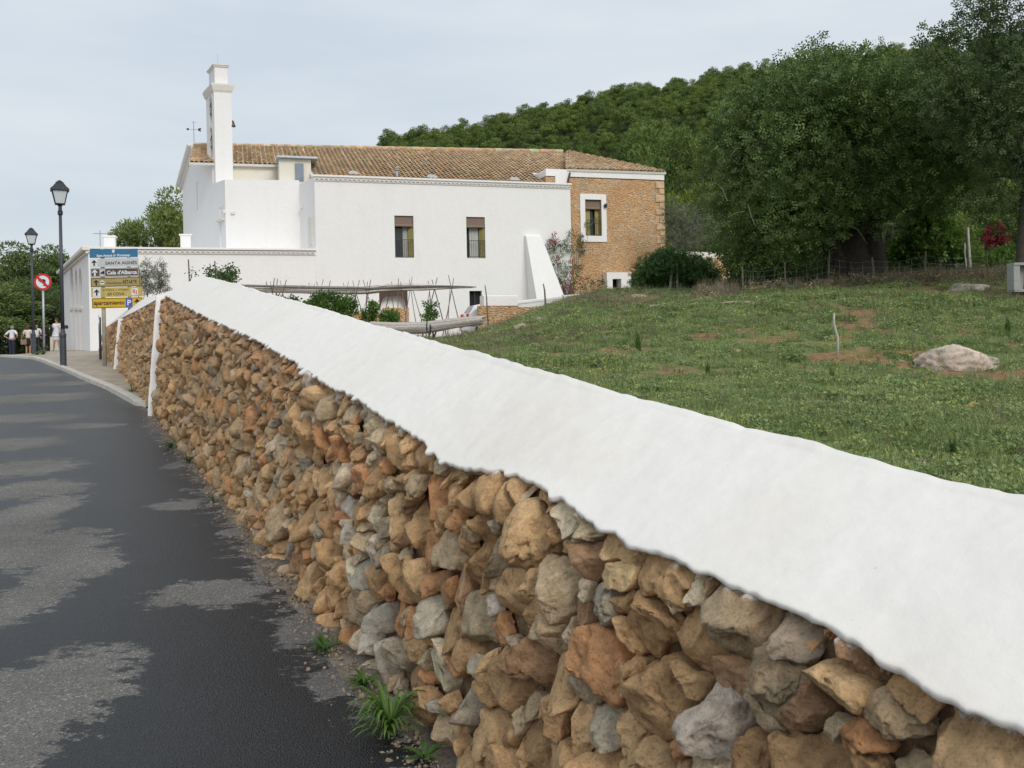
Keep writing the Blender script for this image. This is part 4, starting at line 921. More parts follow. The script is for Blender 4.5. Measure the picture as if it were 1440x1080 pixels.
for i, (xa, xb, ya, yb, mk) in enumerate(brd):
    c = W((xa+xb)/2, (ya+yb)/2, YS-.07); w_ = (xb-xa)*YS/F/2; h = (yb-ya)*YS/F/2
    b = MB(); b.box(c+AXS[1]*.012, (w_, .012, h), AXS); bo = b.build('board', M[mk], sg); y = .003
    def inked(mt, name, fn):
        q = MB(); fn(q); return q.build(name, M[mt], bo)
    if i in (2, 3, 5):     # framed boards
        def fr(q, w_=w_, h=h):
            e = .010
            for x0, x1, z0, z1 in ((-w_+.012, w_-.012, h-.012-e, h-.012), (-w_+.012, w_-.012, -h+.012, -h+.012+e), (-w_+.012, -w_+.012+e, -h+.012+e, h-.012-e), (w_-.012-e, w_-.012, -h+.012+e, h-.012-e)):
                flat(q, [(x0, z0), (x1, z0), (x1, z1), (x0, z1)], c, AXS, .001)
        inked('signwhite' if i == 2 else 'signblack', 'border', fr)
    if i == 0:
        inked('signwhite', 'emblem', lambda q: flat(q, [(-.03, h*.25), (-.035, h*.8), (0, h*.9), (.035, h*.8), (.03, h*.25), (0, h*.0)], c, AXS, y))
        text('Sant Antoni de Portmany', .085, c, AXS, -w_*.70, -h*.78, y, M['signwhite'], bo, w_*1.4, .003)
    if i == 1:
        inked('signwhite', 'arrow_field', lambda q: flat(q, [(-w_+.01, -h+.006), (-w_+.185, -h+.006), (-w_+.185, h-.006), (-w_+.01, h-.006)], c, AXS, .001))
        inked('signblack', 'arrow', lambda q: arrow(q, c, AXS, -w_+.10, 0, .15, .006))
        text('SANTA AGNÈS', .105, c, AXS, -w_*.37, -h*.45, y, M['signblack'], bo, w_*1.32, .0015)
    if i == 2:
        inked('signwhite', 'arrow', lambda q: arrow(q, c, AXS, -w_+.11, 0, .17, y))
        inked('signcream', 'pictogram_field', lambda q: flat(q, [(-w_+.23, -h+.03), (-w_+.37, -h+.03), (-w_+.37, h-.03), (-w_+.23, h-.03)], c, AXS, .001))
        inked('signblack', 'pictogram', lambda q: (flat(q, [(-w_+.25, -.01), (-w_+.31, .03), (-w_+.355, .05), (-w_+.355, -.05), (-w_+.31, -.03), (-w_+.25, -.03)], c, AXS, .006)))
        text("Cala d'Albarca", .13, c, AXS, -w_*.32, -h*.42, y, M['signwhite'], bo, w_*1.24, .004)
    if i == 3:
        inked('signblack', 'arrow', lambda q: arrow(q, c, AXS, -w_+.14, -.005, .14, y))
        inked('signwhite', 'pictogram_field', lambda q: flat(q, rrect(-w_+.235, -w_+.345, -.055, .045, .04), c, AXS, .001))
        inked('signblack', 'pictogram', lambda q: flat(q, [(-w_+.25, -.012), (-w_+.33, -.012), (-w_+.33, .012), (-w_+.25, .012)], c, AXS, .006))
        text('Hotel Rural', .085, c, AXS, -w_*.36, -h*.42, y, M['signblack'], bo, w_*.58, .0); text('ASTARTE', .125, c, AXS, w_*.27, -h*.38, y, M['signblack'], bo, w_*.58, .0015)
    if i == 4:
        inked('signwhite', 'arrow_field', lambda q: flat(q, [(-w_+.05, -h+.01), (-w_+.24, -h+.01), (-w_+.24, h-.01), (-w_+.05, h-.01)], c, AXS, .001))
        inked('signblack', 'arrow', lambda q: arrow(q, c, AXS, -w_+.145, 0, .16, .006))
        text('BODEGA / WINERY', .062, c, AXS, -w_*.54, h*.28, y, M['signbrown'], bo, w_*1.02, .0); text('SA COVA', .105, c, AXS, -w_*.36, -h*.68, y, M['signblack'], bo, w_*.66, .001)
        inked('signwhite', 'logo_field', lambda q: flat(q, rrect(w_*.58, w_*.84, -h*.72, h*.72, .02), c, AXS, .001))
        inked('signsalmon', 'logo', lambda q: (flat(q, [(w_*.62, -h*.1), (w_*.72, -h*.45), (w_*.72, h*.5), (w_*.62, h*.5)], c, AXS, .006), flat(q, [(w_*.75, -h*.55), (w_*.80, -h*.55), (w_*.80, h*.3), (w_*.75, h*.4)], c, AXS, .006)))
    if i == 5:
        text('aparcamiento', .14, c, AXS, -w_*.93, -h*.32, y, M['signblack'], bo, w_*1.22, .003)
        inked('parkblue', 'parking_field', lambda q: flat(q, [(w_*.34, -h*.78), (w_*.61, -h*.78), (w_*.61, h*.78), (w_*.34, h*.78)], c, AXS, .001))
        text('P', .19, c, AXS, w_*.41, -h*.5, .006, M['signwhite'], bo, .095, .004)
        inked('signblack', 'arrow', lambda q: arrow(q, c, AXS, w_*.80, 0, .18, y))
# round no-left-turn sign
YN = 30.6; pn = at_px(62.3, YN); nl = thing('no_left_turn_sign', pn, 'round red and white no left turn sign on a grey post', 'road sign')
c = W(60, 396.5, YN-.05); b = MB(); b.tube([pn-UP*.1, V3(W(60.3, 396, YN), W(60, 388, YN).z)], .036, 10); b.build('post', M['galv'], nl, smooth=True)
AXN = (Vector((1, .1, 0)).normalized(), Vector((-.1, 1, 0)).normalized(), UP); ring = lambda r, n=32: [(r*cos(2*pi*k/n), r*sin(2*pi*k/n)) for k in range(n)]
b = MB(); flat(b, ring(.30), c, AXN, -.02, th=.02); dsc = b.build('disc', M['signred'], nl)
b = MB(); flat(b, ring(.225), c, AXN, .001); b.build('white_face', M['signwhite'], dsc)
b = MB(); flat(b, [(.03, -.15), (.10, -.15), (.10, .07), (.04, .10), (-.06, .10), (-.06, .15), (-.16, .065), (-.06, -.02), (-.06, .03), (.03, .03)], c, AXN, .006); b.build('arrow', M['signblack'], dsc)
b = MB(); flat(b, [(-.19, .13), (-.13, .19), (.19, -.13), (.13, -.19)], c, AXN, .011); b.build('slash', M['signred'], dsc)
# sign seen edge on, beyond the direction boards
pe = at_px(141.5, 24.5); es = thing('edge_on_sign', pe, 'dark road sign seen edge on, close behind the beige post', 'road sign'); b = MB(); b.tube([pe, V3(pe, W(140, 446, 24.5).z)], .035, 10); b.build('post', M['post'], es, smooth=True)
c = W(139.8, 456, 24.4); AXE = (Vector((-.42, .9, 0)).normalized(), Vector((.9, .42, 0)).normalized(), UP); b = MB(); flat(b, ring(.27), c, AXE, 0, th=.025); b.build('disc', M['galv'], es)

# ================================================================== LOW WALLS, CAR, GARDEN STRUCTURES
M['rubble_small'] = M['masonry']
def garden_wall(pxs, Yd, width, basez, label, name='garden_wall', cat='wall', capm='white', mt='masonry', capt=.12, back=None):
    """wall following picture points (x, y of its top edge) at depth Yd"""
    P = [W(x, y, Yd[i] if hasattr(Yd, '__len__') else Yd) for i, (x, y) in enumerate(pxs)]
    t_ = thing(name, (P[0].x, P[0].y, basez), label, cat); n = len(P)
    for part, (z0f, mt_, ww, pr) in {'wall_face': (None, mt, width, 0), 'cap': (capt, capm, width+.06, .03)}.items():
        if part == 'cap' and capt <= 0: continue
        b = MB(); vs = []
        for i, p in enumerate(P):
            d = (P[min(i+1, n-1)]-P[max(i-1, 0)]); d.z = 0; d.normalize(); nn2 = Vector((-d.y, d.x, 0)); e_ = (d*(-pr) if i == 0 else (d*pr if i == n-1 else Vector()))
            zt = p.z-(0 if part == 'cap' else capt); zb = basez if part != 'cap' else p.z-capt
            q = Vector((p.x, p.y, 0))+e_; rd_ = .03 if part == 'cap' else 0
            vs += [V3(q-nn2*pr, zb), V3(q-nn2*pr, zt-rd_), V3(q-nn2*(pr-rd_), zt), V3(q+nn2*(ww-rd_), zt), V3(q+nn2*ww, zt-rd_), V3(q+nn2*ww, zb)]
        fs = [(6*i+k, 6*i+(k+1) % 6, 6*i+6+(k+1) % 6, 6*i+6+k) for i in range(n-1) for k in range(6)]+[tuple(range(6))[::-1], tuple(6*(n-1)+k for k in range(6))]
        b.add(vs, fs); b.build(part, M[mt_], t_)
    return t_
garden_wall([(729, 423.5), (765, 419), (800, 414.5), (835, 412), (870, 409.5), (915, 408)], [35.5, 36, 36.5, 37, 37.5, 38], .35, 1.6, 'low whitewashed wall running past the buttress and the little door of the stone house', name='low_wall', mt='white')
garden_wall([(955, 407), (985, 406), (1010, 404.5), (1039, 403)], [35.5, 35.5, 35.4, 35.3], .35, 2.2, 'short low white wall between the round bush and the dark spreading tree', name='low_wall', mt='white')
garden_wall([(681, 415.5), (727, 415.5)], [34.6, 35.0], .55, 1.0, 'rubble garden wall with a thick white bench-like top behind the small white car', capt=.42)
garden_wall([(672, 430), (700, 431), (735, 432), (775, 430)], [33.8, 33.9, 34, 34.2], .4, 1.0, 'low bare rubble retaining wall at the foot of the white bench-like wall', capt=0, name='retaining_wall')
garden_wall([(934, 353), (975, 354), (1014, 355.5), (1026, 362)], [47.5, 48, 48.4, 48.5], .5, 2.8, 'rubble boundary wall with a pale flat cap, behind the round bush', name='boundary_wall', capm='trim', capt=.3)
b_ = garden_wall([(540, 433), (575, 433)], [37.4, 37.8], .4, 1.0, 'short rubble pier seen under the cane trellis before the church gate', name='rubble_pier', capt=0)
garden_wall([(470, 438), (538, 440)], [37.0, 37.4], .4, 1.0, 'low rubble kerb wall left of the short rubble pier, behind the plants', name='planter_wall', capt=0)
M['tanwall'] = mat('tan_rubble', (.36, .27, .19), .95, .35, 3, .8, 9)
garden_wall([(60, 441), (78, 437), (93, 434), (110, 432)], [62, 62, 62, 62], .6, -.2, 'tan stone wall rising behind the group of people', name='distant_wall', mt='tanwall', capt=0)
garden_wall([(70, 461), (84, 461), (95, 461)], [54, 54, 54], .3, -.2, 'small pale rendered wall behind the woman in the white dress', name='rendered_wall', mt='cream', capm='white', capt=.08)
# car
M['carwhite'] = mat('white_car_paint', (.72, .74, .76), .25, .03, 3); M['rubber'] = mat('black_rubber', (.02, .02, .02), .8, .1, 8); M['redlens'] = mat('red_lamp_lens', (.55, .02, .015), .2, .05, 3)
def car(p, hd, label):
    hd = hd.normalized(); lf = Vector((-hd.y, hd.x, 0)); t_ = thing('parked_car', p, label, 'car')
    # side outline of a small hatchback, rear at x = 0
    low = [(0.0, .35), (.02, .62), (.05, .92)]; 
    outline = [(0, .32), (0, .62), (.06, .93), (.16, 1.12), (.34, 1.38), (.7, 1.455), (1.5, 1.46), (2.1, 1.40), (2.85, .98), (3.5, .88), (3.72, .70), (3.76, .40), (3.7, .22), (.1, .22)]
    def hw_at(z): return .80 if z < .95 else .80-(z-.95)*.36
    b = MB(); n = len(outline); vs = []
    for s in (-1, 1):
        for x, z in outline: vs.append(p+hd*x+lf*(s*(hw_at(z)-(.04 if (x < .05 or x > 3.6) else 0)))+UP*z)
    b.add(vs, [tuple(range(n)), tuple(range(n, 2*n))[::-1]]+[(i, n+i, n+(i+1) % n, (i+1) % n) for i in range(n)]); bd = b.build('body', M['carwhite'], t_)
    m_ = bd.modifiers.new('bv', 'BEVEL'); m_.width = .045; m_.segments = 3; m_.limit_method = 'ANGLE'; m_.angle_limit = radians(25)
    def pane(pts, off, name, mt, face='side', s=1, par=t_):
        b = MB(); vs = [p+hd*x+lf*(s*(hw_at(z)+off))+UP*z for x, z in pts]; b.add(vs, [tuple(range(len(pts)))]); v2 = MB()
        o = b.build(name, mt, par); sm_ = o.modifiers.new('s', 'SOLIDIFY'); sm_.thickness = .01; sm_.offset = 0; return o
    for s in (-1, 1):
        pane([(.42, .98), (.50, 1.30), (1.0, 1.37), (1.0, .98)], .004, 'side_window', M['glass'], s=s)
        pane([(1.08, .98), (1.08, 1.375), (2.0, 1.33), (2.55, .99)], .004, 'side_window', M['glass'], s=s)
        for xw in (.62, 3.02):
            c = p+hd*xw+lf*(s*.70)+UP*.30; vs = MB(); prf = [(.30, 0), (.31, .03), (.31, .15), (.30, .18)]; q = []
            for r, h in prf:
                for k in range(20): a = 2*pi*k/20; q.append(c+hd*(r*cos(a))+UP*(r*sin(a))+lf*(s*(h-.07)))
            vs.add(q, [(20*i+k, 20*i+(k+1) % 20, 20*i+20+(k+1) % 20, 20*i+20+k) for i in range(3) for k in range(20)]+[tuple(range(20)), tuple(60+k for k in range(20))])
            wh = vs.build('wheel', M['rubber'], t_); vs = MB(); q = [c+hd*(.19*cos(2*pi*k/12))+UP*(.19*sin(2*pi*k/12))+lf*(s*.115) for k in range(12)]+[c+lf*(s*.125)]
            vs.add(q, [(k, (k+1) % 12, 12) for k in range(12)]); vs.build('rim', M['galv'], wh)
        b = MB(); b.box(p+hd*.06+lf*(s*.66)+UP*.90, (.07, .09, .15), (hd, lf, UP), bev=.03); b.build('tail_light', M['redlens'], t_)
    b = MB(); vs = [p+hd*x+lf*y+UP*z for x, y, z in ((.145, -.60, 1.10), (.145, .60, 1.10), (.325, .52, 1.37), (.325, -.52, 1.37))]; vs = [v-hd*.012+UP*.008 for v in vs]+[v+hd*.02 for v in vs]
    b.add(vs, [(3, 2, 1, 0), (0, 1, 5, 4), (1, 2, 6, 5), (2, 3, 7, 6), (3, 0, 4, 7)]); b.build('rear_window', M['glass'], t_)
    b = MB(); b.box(p-hd*.02+UP*.45, (.06, .76, .12), (hd, lf, UP), bev=.03); b.build('bumper', M['carwhite'], t_)
    return t_
cp = W(652, 447, 36.3); cp.z = gz(cp.x, cp.y); cp = Vector((cp.x, cp.y, W(665, 427.5, 36.5).z-1.47)); car(cp, Vector((.97, .24, 0)), 'small white hatchback with red tail lights parked before the church, half hidden')
# cane trellis
YT = 27.
ct = thing('cane_trellis', at_px(480, YT), 'long grey reed screen laid across crossed canes above the vegetable plot', 'trellis')
b = MB(); R = random.Random(5)
def reed_bundle(b, line, Yv, nr, rw, rh, rr, tail=.0):
    L_ = len(line)
    for i in range(nr):
        oy, oz = R.uniform(-1, 1)*rw, R.uniform(-1, 1)*rh; s0 = R.uniform(0, .12); s1 = 1-R.uniform(0, .12+tail); pts = []; ph = R.uniform(0, 6)
        for k in range(13):
            f = s0+(s1-s0)*k/12; g_ = f*(L_-1); j = min(int(g_), L_-2); h = g_-j; x = line[j][0]*(1-h)+line[j+1][0]*h; y = line[j][1]*(1-h)+line[j+1][1]*h; tk = line[j][2]*(1-h)+line[j+1][2]*h
            p = W(x, y, Yv); pts.append(p+Vector((0, oy+.03*sin(f*9+ph), oz*tk+.012*sin(f*14+ph))))
        g0 = R.uniform(.7, 1.3); b.tube(pts, [rr*R.uniform(.7, 1.1)]*12+[rr*.5], 5, 0, (g0, g0, g0))
M['reeds'] = mat('grey_dry_reeds', (.46, .42, .385), .9, .3, 25, .3, 90, attr=True)
reed_bundle(b, [(318, 403.5, .7), (345, 404.5, .9), (380, 406, 1), (430, 407, 1.1), (470, 408, 1.1), (510, 408.5, 1), (545, 404, 1), (590, 404, .9), (625, 403.5, .5), (668, 403.5, .2)], YT, 60, .09, .11, .014)
M['liftedreeds'] = mat('dry_reeds_lifted_for_shade', (.66, .61, .56), .9, .3, 25, .3, 90, attr=True); b.build('reed_screen', M['liftedreeds'], ct)  # same reeds, colour raised to make up for the screen's shaded underside
b = MB(); reed_bundle(b, [(340, 401.5, .3), (480, 405, .3), (520, 406, .3), (600, 402.5, .3), (671, 403.8, .2)], YT-.3, 6, .05, .03, .03); b.build('reed_screen', M['oldwood'], ct)
poles = [(237, 112, 222, 235), (252, 115, 243, 235), (298, 120, 266, 240), (266, 122, 292, 240), (197, 130, 200, 200), (216, 128, 232, 215), (412, 135, 430, 250), (485, 118, 452, 250), (450, 130, 492, 250), (520, 125, 500, 250), (440, 140, 436, 250),
         (585, 135, 622, 262), (612, 128, 588, 262), (634, 124, 660, 262), (668, 122, 636, 270), (686, 120, 732, 262), (725, 120, 688, 305), (650, 185, 692, 305), (708, 130, 700, 300),
         (832, 130, 800, 280), (828, 180, 850, 300), (865, 113, 858, 305), (935, 105, 900, 335), (920, 118, 955, 335), (935, 160, 985, 325), (876, 130, 905, 320), (1015, 125, 1032, 300), (1062, 110, 1008, 325), (1035, 120, 1088, 325), (1022, 180, 1000, 320), (1118, 97, 1172, 325), (1145, 112, 1103, 330), (1128, 150, 1117, 392)]
for (xa, ya, xb, yb) in poles:
    yj = YT+R.uniform(-.5, .5); a = W(320+xa/3.6, 360+ya/3.6, yj); c = W(320+xb/3.6, 360+yb/3.6, yj+R.uniform(-.4, .4)); d = (c-a).normalized(); g_ = gz(c.x, c.y); k = (c.z-g_+.1)/max(-d.z, .3); c = c+d*max(0, min(k, 1.6))
    mid = (a+c)/2+Vector((R.uniform(-.03, .03), 0, 0)); b = MB(); r0 = R.uniform(.012, .02); b.tube([a, mid, c], [r0*.7, r0, r0*1.1], 6); b.build('cane', M['cane'], ct)
# big reed roll lying on the ground
YB = 25.2; rl = W(600, 457, YB); rf = thing('reed_roll', (rl.x, rl.y, gz(rl.x, rl.y)), 'thick grey roll of reeds lying tied on the ground below the trellis', 'reed roll')
b = MB()
def roll(line, Yv, rad, nr):
    for i in range(nr):
        an = 2*pi*i/nr; ph = R.uniform(0, 6); pts = []; s0, s1 = R.uniform(0, .04), 1-R.uniform(0, .05)
        for k in range(11):
            f = s0+(s1-s0)*k/10; j = min(int(f*(len(line)-1)), len(line)-2); h = f*(len(line)-1)-j; x = line[j][0]*(1-h)+line[j+1][0]*h; y = line[j][1]*(1-h)+line[j+1][1]*h; rr = (line[j][2]*(1-h)+line[j+1][2]*h)
            pts.append(W(x, y, Yv)+Vector((0, cos(an)*rr, sin(an)*rr))+Vector((0, 0, .01*sin(f*12+ph))))
        g0 = R.uniform(.65, 1.2); b.tube(pts, .024, 5, 0, (g0, g0, g0))
roll([(520, 460, .14), (560, 462, .15), (600, 460.5, .15), (640, 454.5, .13), (682, 449.5, .10)], YB, .15, 44)
for i in range(20): 
    x0 = R.uniform(525, 600); g0 = R.uniform(.7, 1.2); b.tube([W(x0, 459+R.uniform(-4, 4), YB), W(x0+R.uniform(50, 80), 457+R.uniform(-4, 3), YB)], .03, 5, 0, (g0, g0, g0))
b.build('reeds', M['reeds'], rf)
b = MB(); c = W(601, 460, YB); b.tube([c+Vector((.0, cos(a)*.17, sin(a)*.17)) for a in np.linspace(0, 2*pi, 16)], .02, 5); b.tube([c+UP*.17, c+UP*.02+Vector((.12, -.2, 0)), c-UP*.22+Vector((.1, -.2, 0))], .02, 5); b.build('tie', M['iron'], rf)
# upright sticks and stakes
def stick(x0, y0, x1, y1, Yv, r, mt, label, name='stake', cat='stake', grp=None, fork=False):
    a = W(x1, y1, Yv); a.z = min(a.z, gz(a.x, a.y)+.02); t_ = thing(name, a, label, cat, grp); b = MB(); tpt = W(x0, y0, Yv); m1 = a+(tpt-a)*.4+Vector((R.uniform(-.03, .03), 0, 0)); m2 = a+(tpt-a)*.75+Vector((R.uniform(-.03, .03), 0, 0))
    b.tube([a-UP*.1, m1, m2, tpt], [r, r*.95, r*.85, r*.6], 7)
    b.build('shaft', M[mt], t_, smooth=True)
    if fork: b = MB(); b.tube([m2, m2+Vector((.12, 0, .12)), m2+Vector((.16, 0, .26))], [r*.7, r*.6, r*.4], 6); b.build('fork', M[mt], t_)
stick(682, 401, 687, 431, 33, .03, 'greybark', 'thin dark stake standing just left of the white bench-like wall top')
stick(764, 399, 767, 422, 31, .035, 'greybark', 'dark stake standing in front of the white buttress foot')
stick(791, 415, 792, 424, 30, .02, 'greybark', 'short thin stake in front of the low white wall')
stick(932, 364, 936, 404, 30, .035, 'palestick', 'leftmost bleached stick of three standing in the round bush', grp=None, fork=False)
stick(946, 365, 943, 402, 29.6, .055, 'palestick', 'bent bleached stick with a fork, middle of three in the round bush', fork=True)
stick(951, 368, 953, 392, 29.5, .045, 'palestick', 'thick short bleached stick, right of three in the round bush')
stick(1173, 440, 1177, 492, 13.2, .022, 'palestick', 'pale pointed stake standing in the grass left of the boulder')
stick(1283, 468, 1285, 492, 13.5, .012, 'greybark', 'thin dark twig standing up beside the boulder')
for k in (1,):
    p = W(1351, 300, 24); p.z = gz(p.x, 24)
stick(1361, 320, 1364, 372, 27, .06, 'palestick', 'pale bleached trunk stump standing before the leafy climber')
stick(1357, 342, 1358, 372, 26.5, .03, 'palestick', 'thin bleached stick leaning beside the pale stump', grp=None)
# wire fence across the back of the field
wf = thing('wire_fence', at_px(1130, 24.5), 'sagging thin wire fence with dark stakes in front of the spreading tree', 'fence')
xs = [1045, 1105, 1165, 1230, 1300, 1390]; tops = []
for x in xs:
    Yv = 24.0; a = at_px(x, Yv); h = R.uniform(.75, .95); b = MB(); b.tube([a-UP*.1, a+UP*h+Vector((R.uniform(-.06, .06), 0, 0))], .022, 6); b.build('stake', M['greybark'], wf); tops.append((a, h))
b = MB()
for q in range(4):
    f = .2+.22*q
    for i in range(len(xs)-1):
        a, h = tops[i]; c, h2 = tops[i+1]; pts = [a.lerp(c, k/8)+UP*((h*(1-k/8)+h2*k/8)*f-.10*sin(pi*k/8)*f) for k in range(9)]; b.tube(pts, .0022, 4)
for i in range(len(xs)-1):
    a, h = tops[i]; c, h2 = tops[i+1]
    for k in range(4): p_a = a.lerp(c, k/4); b.tube([p_a+UP*.05, p_a+UP*((h*(1-k/4)+h2*k/4)*.86-.10*sin(pi*k/4))], .002, 4)
b.build('wire', M['galv'], wf)
# white concrete block frame at the far right
c = W(1432, 391, 19.8); k = 19.8/F; kb = thing('concrete_block', (c.x, c.y, gz(c.x, c.y)), 'weathered white concrete box open at the front, by the right-hand tree trunk', 'concrete box')
M['oldwhite'] = plaster('weathered_white', (.36, .36, .35), (.3, .3, .27), .7, .4); b = MB()
c = c+Vector((.12, 0, 0)); b.box(c-Vector((14*k, 0, 0)), (4.5*k, .14, 18*k), bev=.01); b.box(c+Vector((14*k, 0, 0)), (4*k, .14, 18*k), bev=.01); b.box(c+UP*(19.2*k), (18.2*k, .16, 1.9*k), bev=.01); b.box(c+Vector((0, .11, 0)), (10*k, .03, 17*k)); b.box(c-UP*(18*k), (17.5*k, .13, 2*k), bev=.01)
b.build('frame', M['oldwhite'], kb)
# glimpse of a far cottage between the trees at right
cc = W(1430, 345, 48); ct_ = thing('cottage', (cc.x, cc.y, 3.5), 'distant low white cottage glimpsed behind red flowers at the right', 'cottage')
b = MB(); b.box(cc+Vector((3.9, 2, -1.5)), (2.9, 2, 1.0), bev=.03); b.build('wall', M['white'], ct_)
b = MB(); b.box(cc+Vector((1.75, -.02, -1.2)), (.35, .03, .4)); b.build('window', M['glass'], ct_)
b = MB(); b.box(cc+Vector((3.9, 2, -.45)), (3.0, 2.1, .05), bev=.02); b.build('roof', M['trim'], ct_)

# ================================================================== PEOPLE
def skin(name, verts, edges, rad, mt, parent=None, sub=1, root=0):
    me = bpy.data.meshes.new(name); me.from_pydata([tuple(v) for v in verts], edges, []); o = bpy.data.objects.new(name, me); C.objects.link(o)
    o.modifiers.new('sk', 'SKIN'); 
    if not me.skin_vertices: bpy.context.view_layer.objects.active = o; 
    for i, sv in enumerate(me.skin_vertices[0].data): r = rad[i]; sv.radius = (r, r) if not hasattr(r, '__len__') else r; sv.use_root = (i == root)
    s_ = o.modifiers.new('sb', 'SUBSURF'); s_.levels = sub; s_.render_levels = sub
    dg = bpy.context.evaluated_depsgraph_get(); m2 = bpy.data.meshes.new_from_object(o.evaluated_get(dg)); bpy.data.objects.remove(o, do_unlink=True); m2.name = name
    m2.materials.clear(); m2.materials.append(mt)
    for p in m2.polygons: p.use_smooth = True
    ob = bpy.data.objects.new(name, m2); C.objects.link(ob)
    if parent is not None: ob.parent = parent
    return ob
M['skin'] = mat('skin', (.42, .23, .155), .6, .08, 20); M['hairdark'] = mat('dark_hair', (.05, .028, .016), .7, .3, 60); M['hairgrey'] = mat('grey_hair', (.25, .235, .22), .8, .2, 60); M['hairred'] = mat('brown_hair', (.10, .04, .02), .7, .3, 60)
for nme, cl in (('shirtwhite', (.70, .71, .76)), ('creamtop', (.66, .62, .55)), ('navy', (.022, .026, .045)), ('blackcloth', (.014, .014, .016)), ('dresswhite', (.72, .72, .78)), ('bagtan', (.26, .19, .12)), ('shoe', (.03, .022, .018))): M[nme] = mat(nme, cl, .9, .12, 12)
def person(p, yaw, H, label, arms, top, bottom, hair, female=False, lean=0., legs=0.):
    t_ = thing('person', p, label, 'person', rz=yaw); k = H/1.72
    def q(x, y, z): return (x*k, y*k+lean*max(0, z-.95)*k, z*k)
    fs = .055+legs; sw = .185 if not female else .165; hw_ = .085
    (el, wl), (er, wr) = arms     # elbows and wrists, left then right
    V = [q(0, 0, .95), q(0, .0, 1.12), q(0, .005, 1.30), q(0, 0, 1.42), q(0, .0, 1.50), q(0, .015, 1.57), q(0, .02, 1.635), q(0, .01, 1.69),
         q(-hw_, 0, .90), q(-hw_-.005, .01, .50), q(-fs-.03, -.02, .09), q(-fs-.035, .09, .035), q(hw_, 0, .90), q(hw_+.005, .01+legs, .50), q(fs+.03, -.02+legs, .09), q(fs+.035, .09+legs, .035),
         q(-sw, 0, 1.40), q(*el), q(*wl), q(sw, 0, 1.40), q(*er), q(*wr), q(0, .105, 1.60)]
    E = [(0, 1), (1, 2), (2, 3), (3, 4), (4, 5), (5, 6), (6, 7), (0, 8), (8, 9), (9, 10), (10, 11), (0, 12), (12, 13), (13, 14), (14, 15), (3, 16), (16, 17), (17, 18), (3, 19), (19, 20), (20, 21), (6, 22)]
    Rr = [.125, .11, .125, .10, .052, .066, .085, .05, .085, .058, .038, .032, .085, .058, .038, .032, .058, .042, .026, .058, .042, .026, .012]; Rr = [r*k for r in Rr]
    bd = skin('body', V, E, Rr, M['skin'], t_, 2)
    bm = bmesh.new(); bm.from_mesh(bd.data)       # hands: palm, four bent fingers of unequal length and a thumb from its side
    for s, (eb, wr_) in ((-1, (el, wl)), (1, (er, wr))):
        a, c = Vector(q(*eb)), Vector(q(*wr_)); d = (c-a).normalized(); sd = d.cross(Vector((0, 1, 0))); sd = sd.normalized() if sd.length > .1 else Vector((1, 0, 0)); up = sd.cross(d)
        mb = MB(); mb.tube([c-d*.01, c+d*.04, c+d*.085], [.024, .034, .03], 8)
        for f, (o_, ln) in enumerate(((-.026, .062), (-.009, .074), (.009, .070), (.026, .052))): mb.tube([c+d*.07+sd*o_, c+d*(.08+ln*.5)+sd*o_+up*.004, c+d*(.08+ln*.9)+sd*o_+up*.022], [.009, .0085, .006], 6)
        mb.tube([c+d*.02-sd*.025, c+d*.05-sd*.05+up*.01, c+d*.075-sd*.055+up*.022], [.012, .010, .007], 6)
        vv = [bm.verts.new(x) for x in mb.v]
        for f_ in mb.f:
            try: bm.faces.new([vv[i] for i in f_])
            except Exception: pass
    bm.to_mesh(bd.data); bm.free()
    for pl in bd.data.polygons: pl.use_smooth = True
    mb = MB()
    for s in (-1, 1): mb.ball(Vector(q(s*.03, .098, 1.628)), .011*k, sub=1)
    mb.add([Vector(q(x, .098, 1.565+z)) for x, z in ((-.025, 0), (.025, 0), (.02, -.008), (-.02, -.008))], [(0, 1, 2, 3)])
    sl = mb
    o = MB(); o.v, o.f, o.m, o.c = sl.v, sl.f, sl.m, sl.c; me = bpy.data.meshes.new('eyes'); me.from_pydata(o.v, [], o.f); me.materials.append(M['hairdark']); eo = bpy.data.objects.new('eyes', me); C.objects.link(eo); eo.parent = t_
    def cl(name, idx, ed, rr, mt, ex=None, root=0):
        vv = [V[i] if isinstance(i, int) else q(*i) for i in idx]; return skin(name, vv, ed, [r*k for r in rr], M[mt], t_, 2, root)
    def up_arm(s, i): a = Vector(V[16 if s < 0 else 19]); e = Vector(V[17 if s < 0 else 20]); m_ = a.lerp(e, i); return tuple(m_/k-Vector((0, 0, 0)))
    def raw(v): return (v[0], v[1]-lean*max(0, v[2]-.95), v[2])
    slv = .75 if top[1] == 'short' else 1.
    idx = [(0, 0, .94), (0, 0, 1.12), (0, .005, 1.30), (0, 0, 1.41), (0, 0, 1.47), (-sw, 0, 1.40), raw(up_arm(-1, slv)), (sw, 0, 1.40), raw(up_arm(1, slv))]
    ed = [(0, 1), (1, 2), (2, 3), (3, 4), (3, 5), (5, 6), (3, 7), (7, 8)]; rr = [.148, .132, .142, .108, .058, .072, .062, .072, .062]
    if top[1] == 'long':
        for (s, base, e_, w_) in ((-1, 6, el, wl), (1, 8, er, wr)): idx.append(tuple(w_)); rr.append(.04); ed.append((base, len(idx)-1)); rr[base] = .055
    if top[2] == 'dress': idx += [(0, 0, .80), (0, .005, .52)]; rr += [.17, .19]; ed += [(0, len(idx)-2), (len(idx)-2, len(idx)-1)]
    cl(top[2] if top[2] == 'dress' else top[3] if len(top) > 3 else 'shirt', idx, ed, rr, top[0])
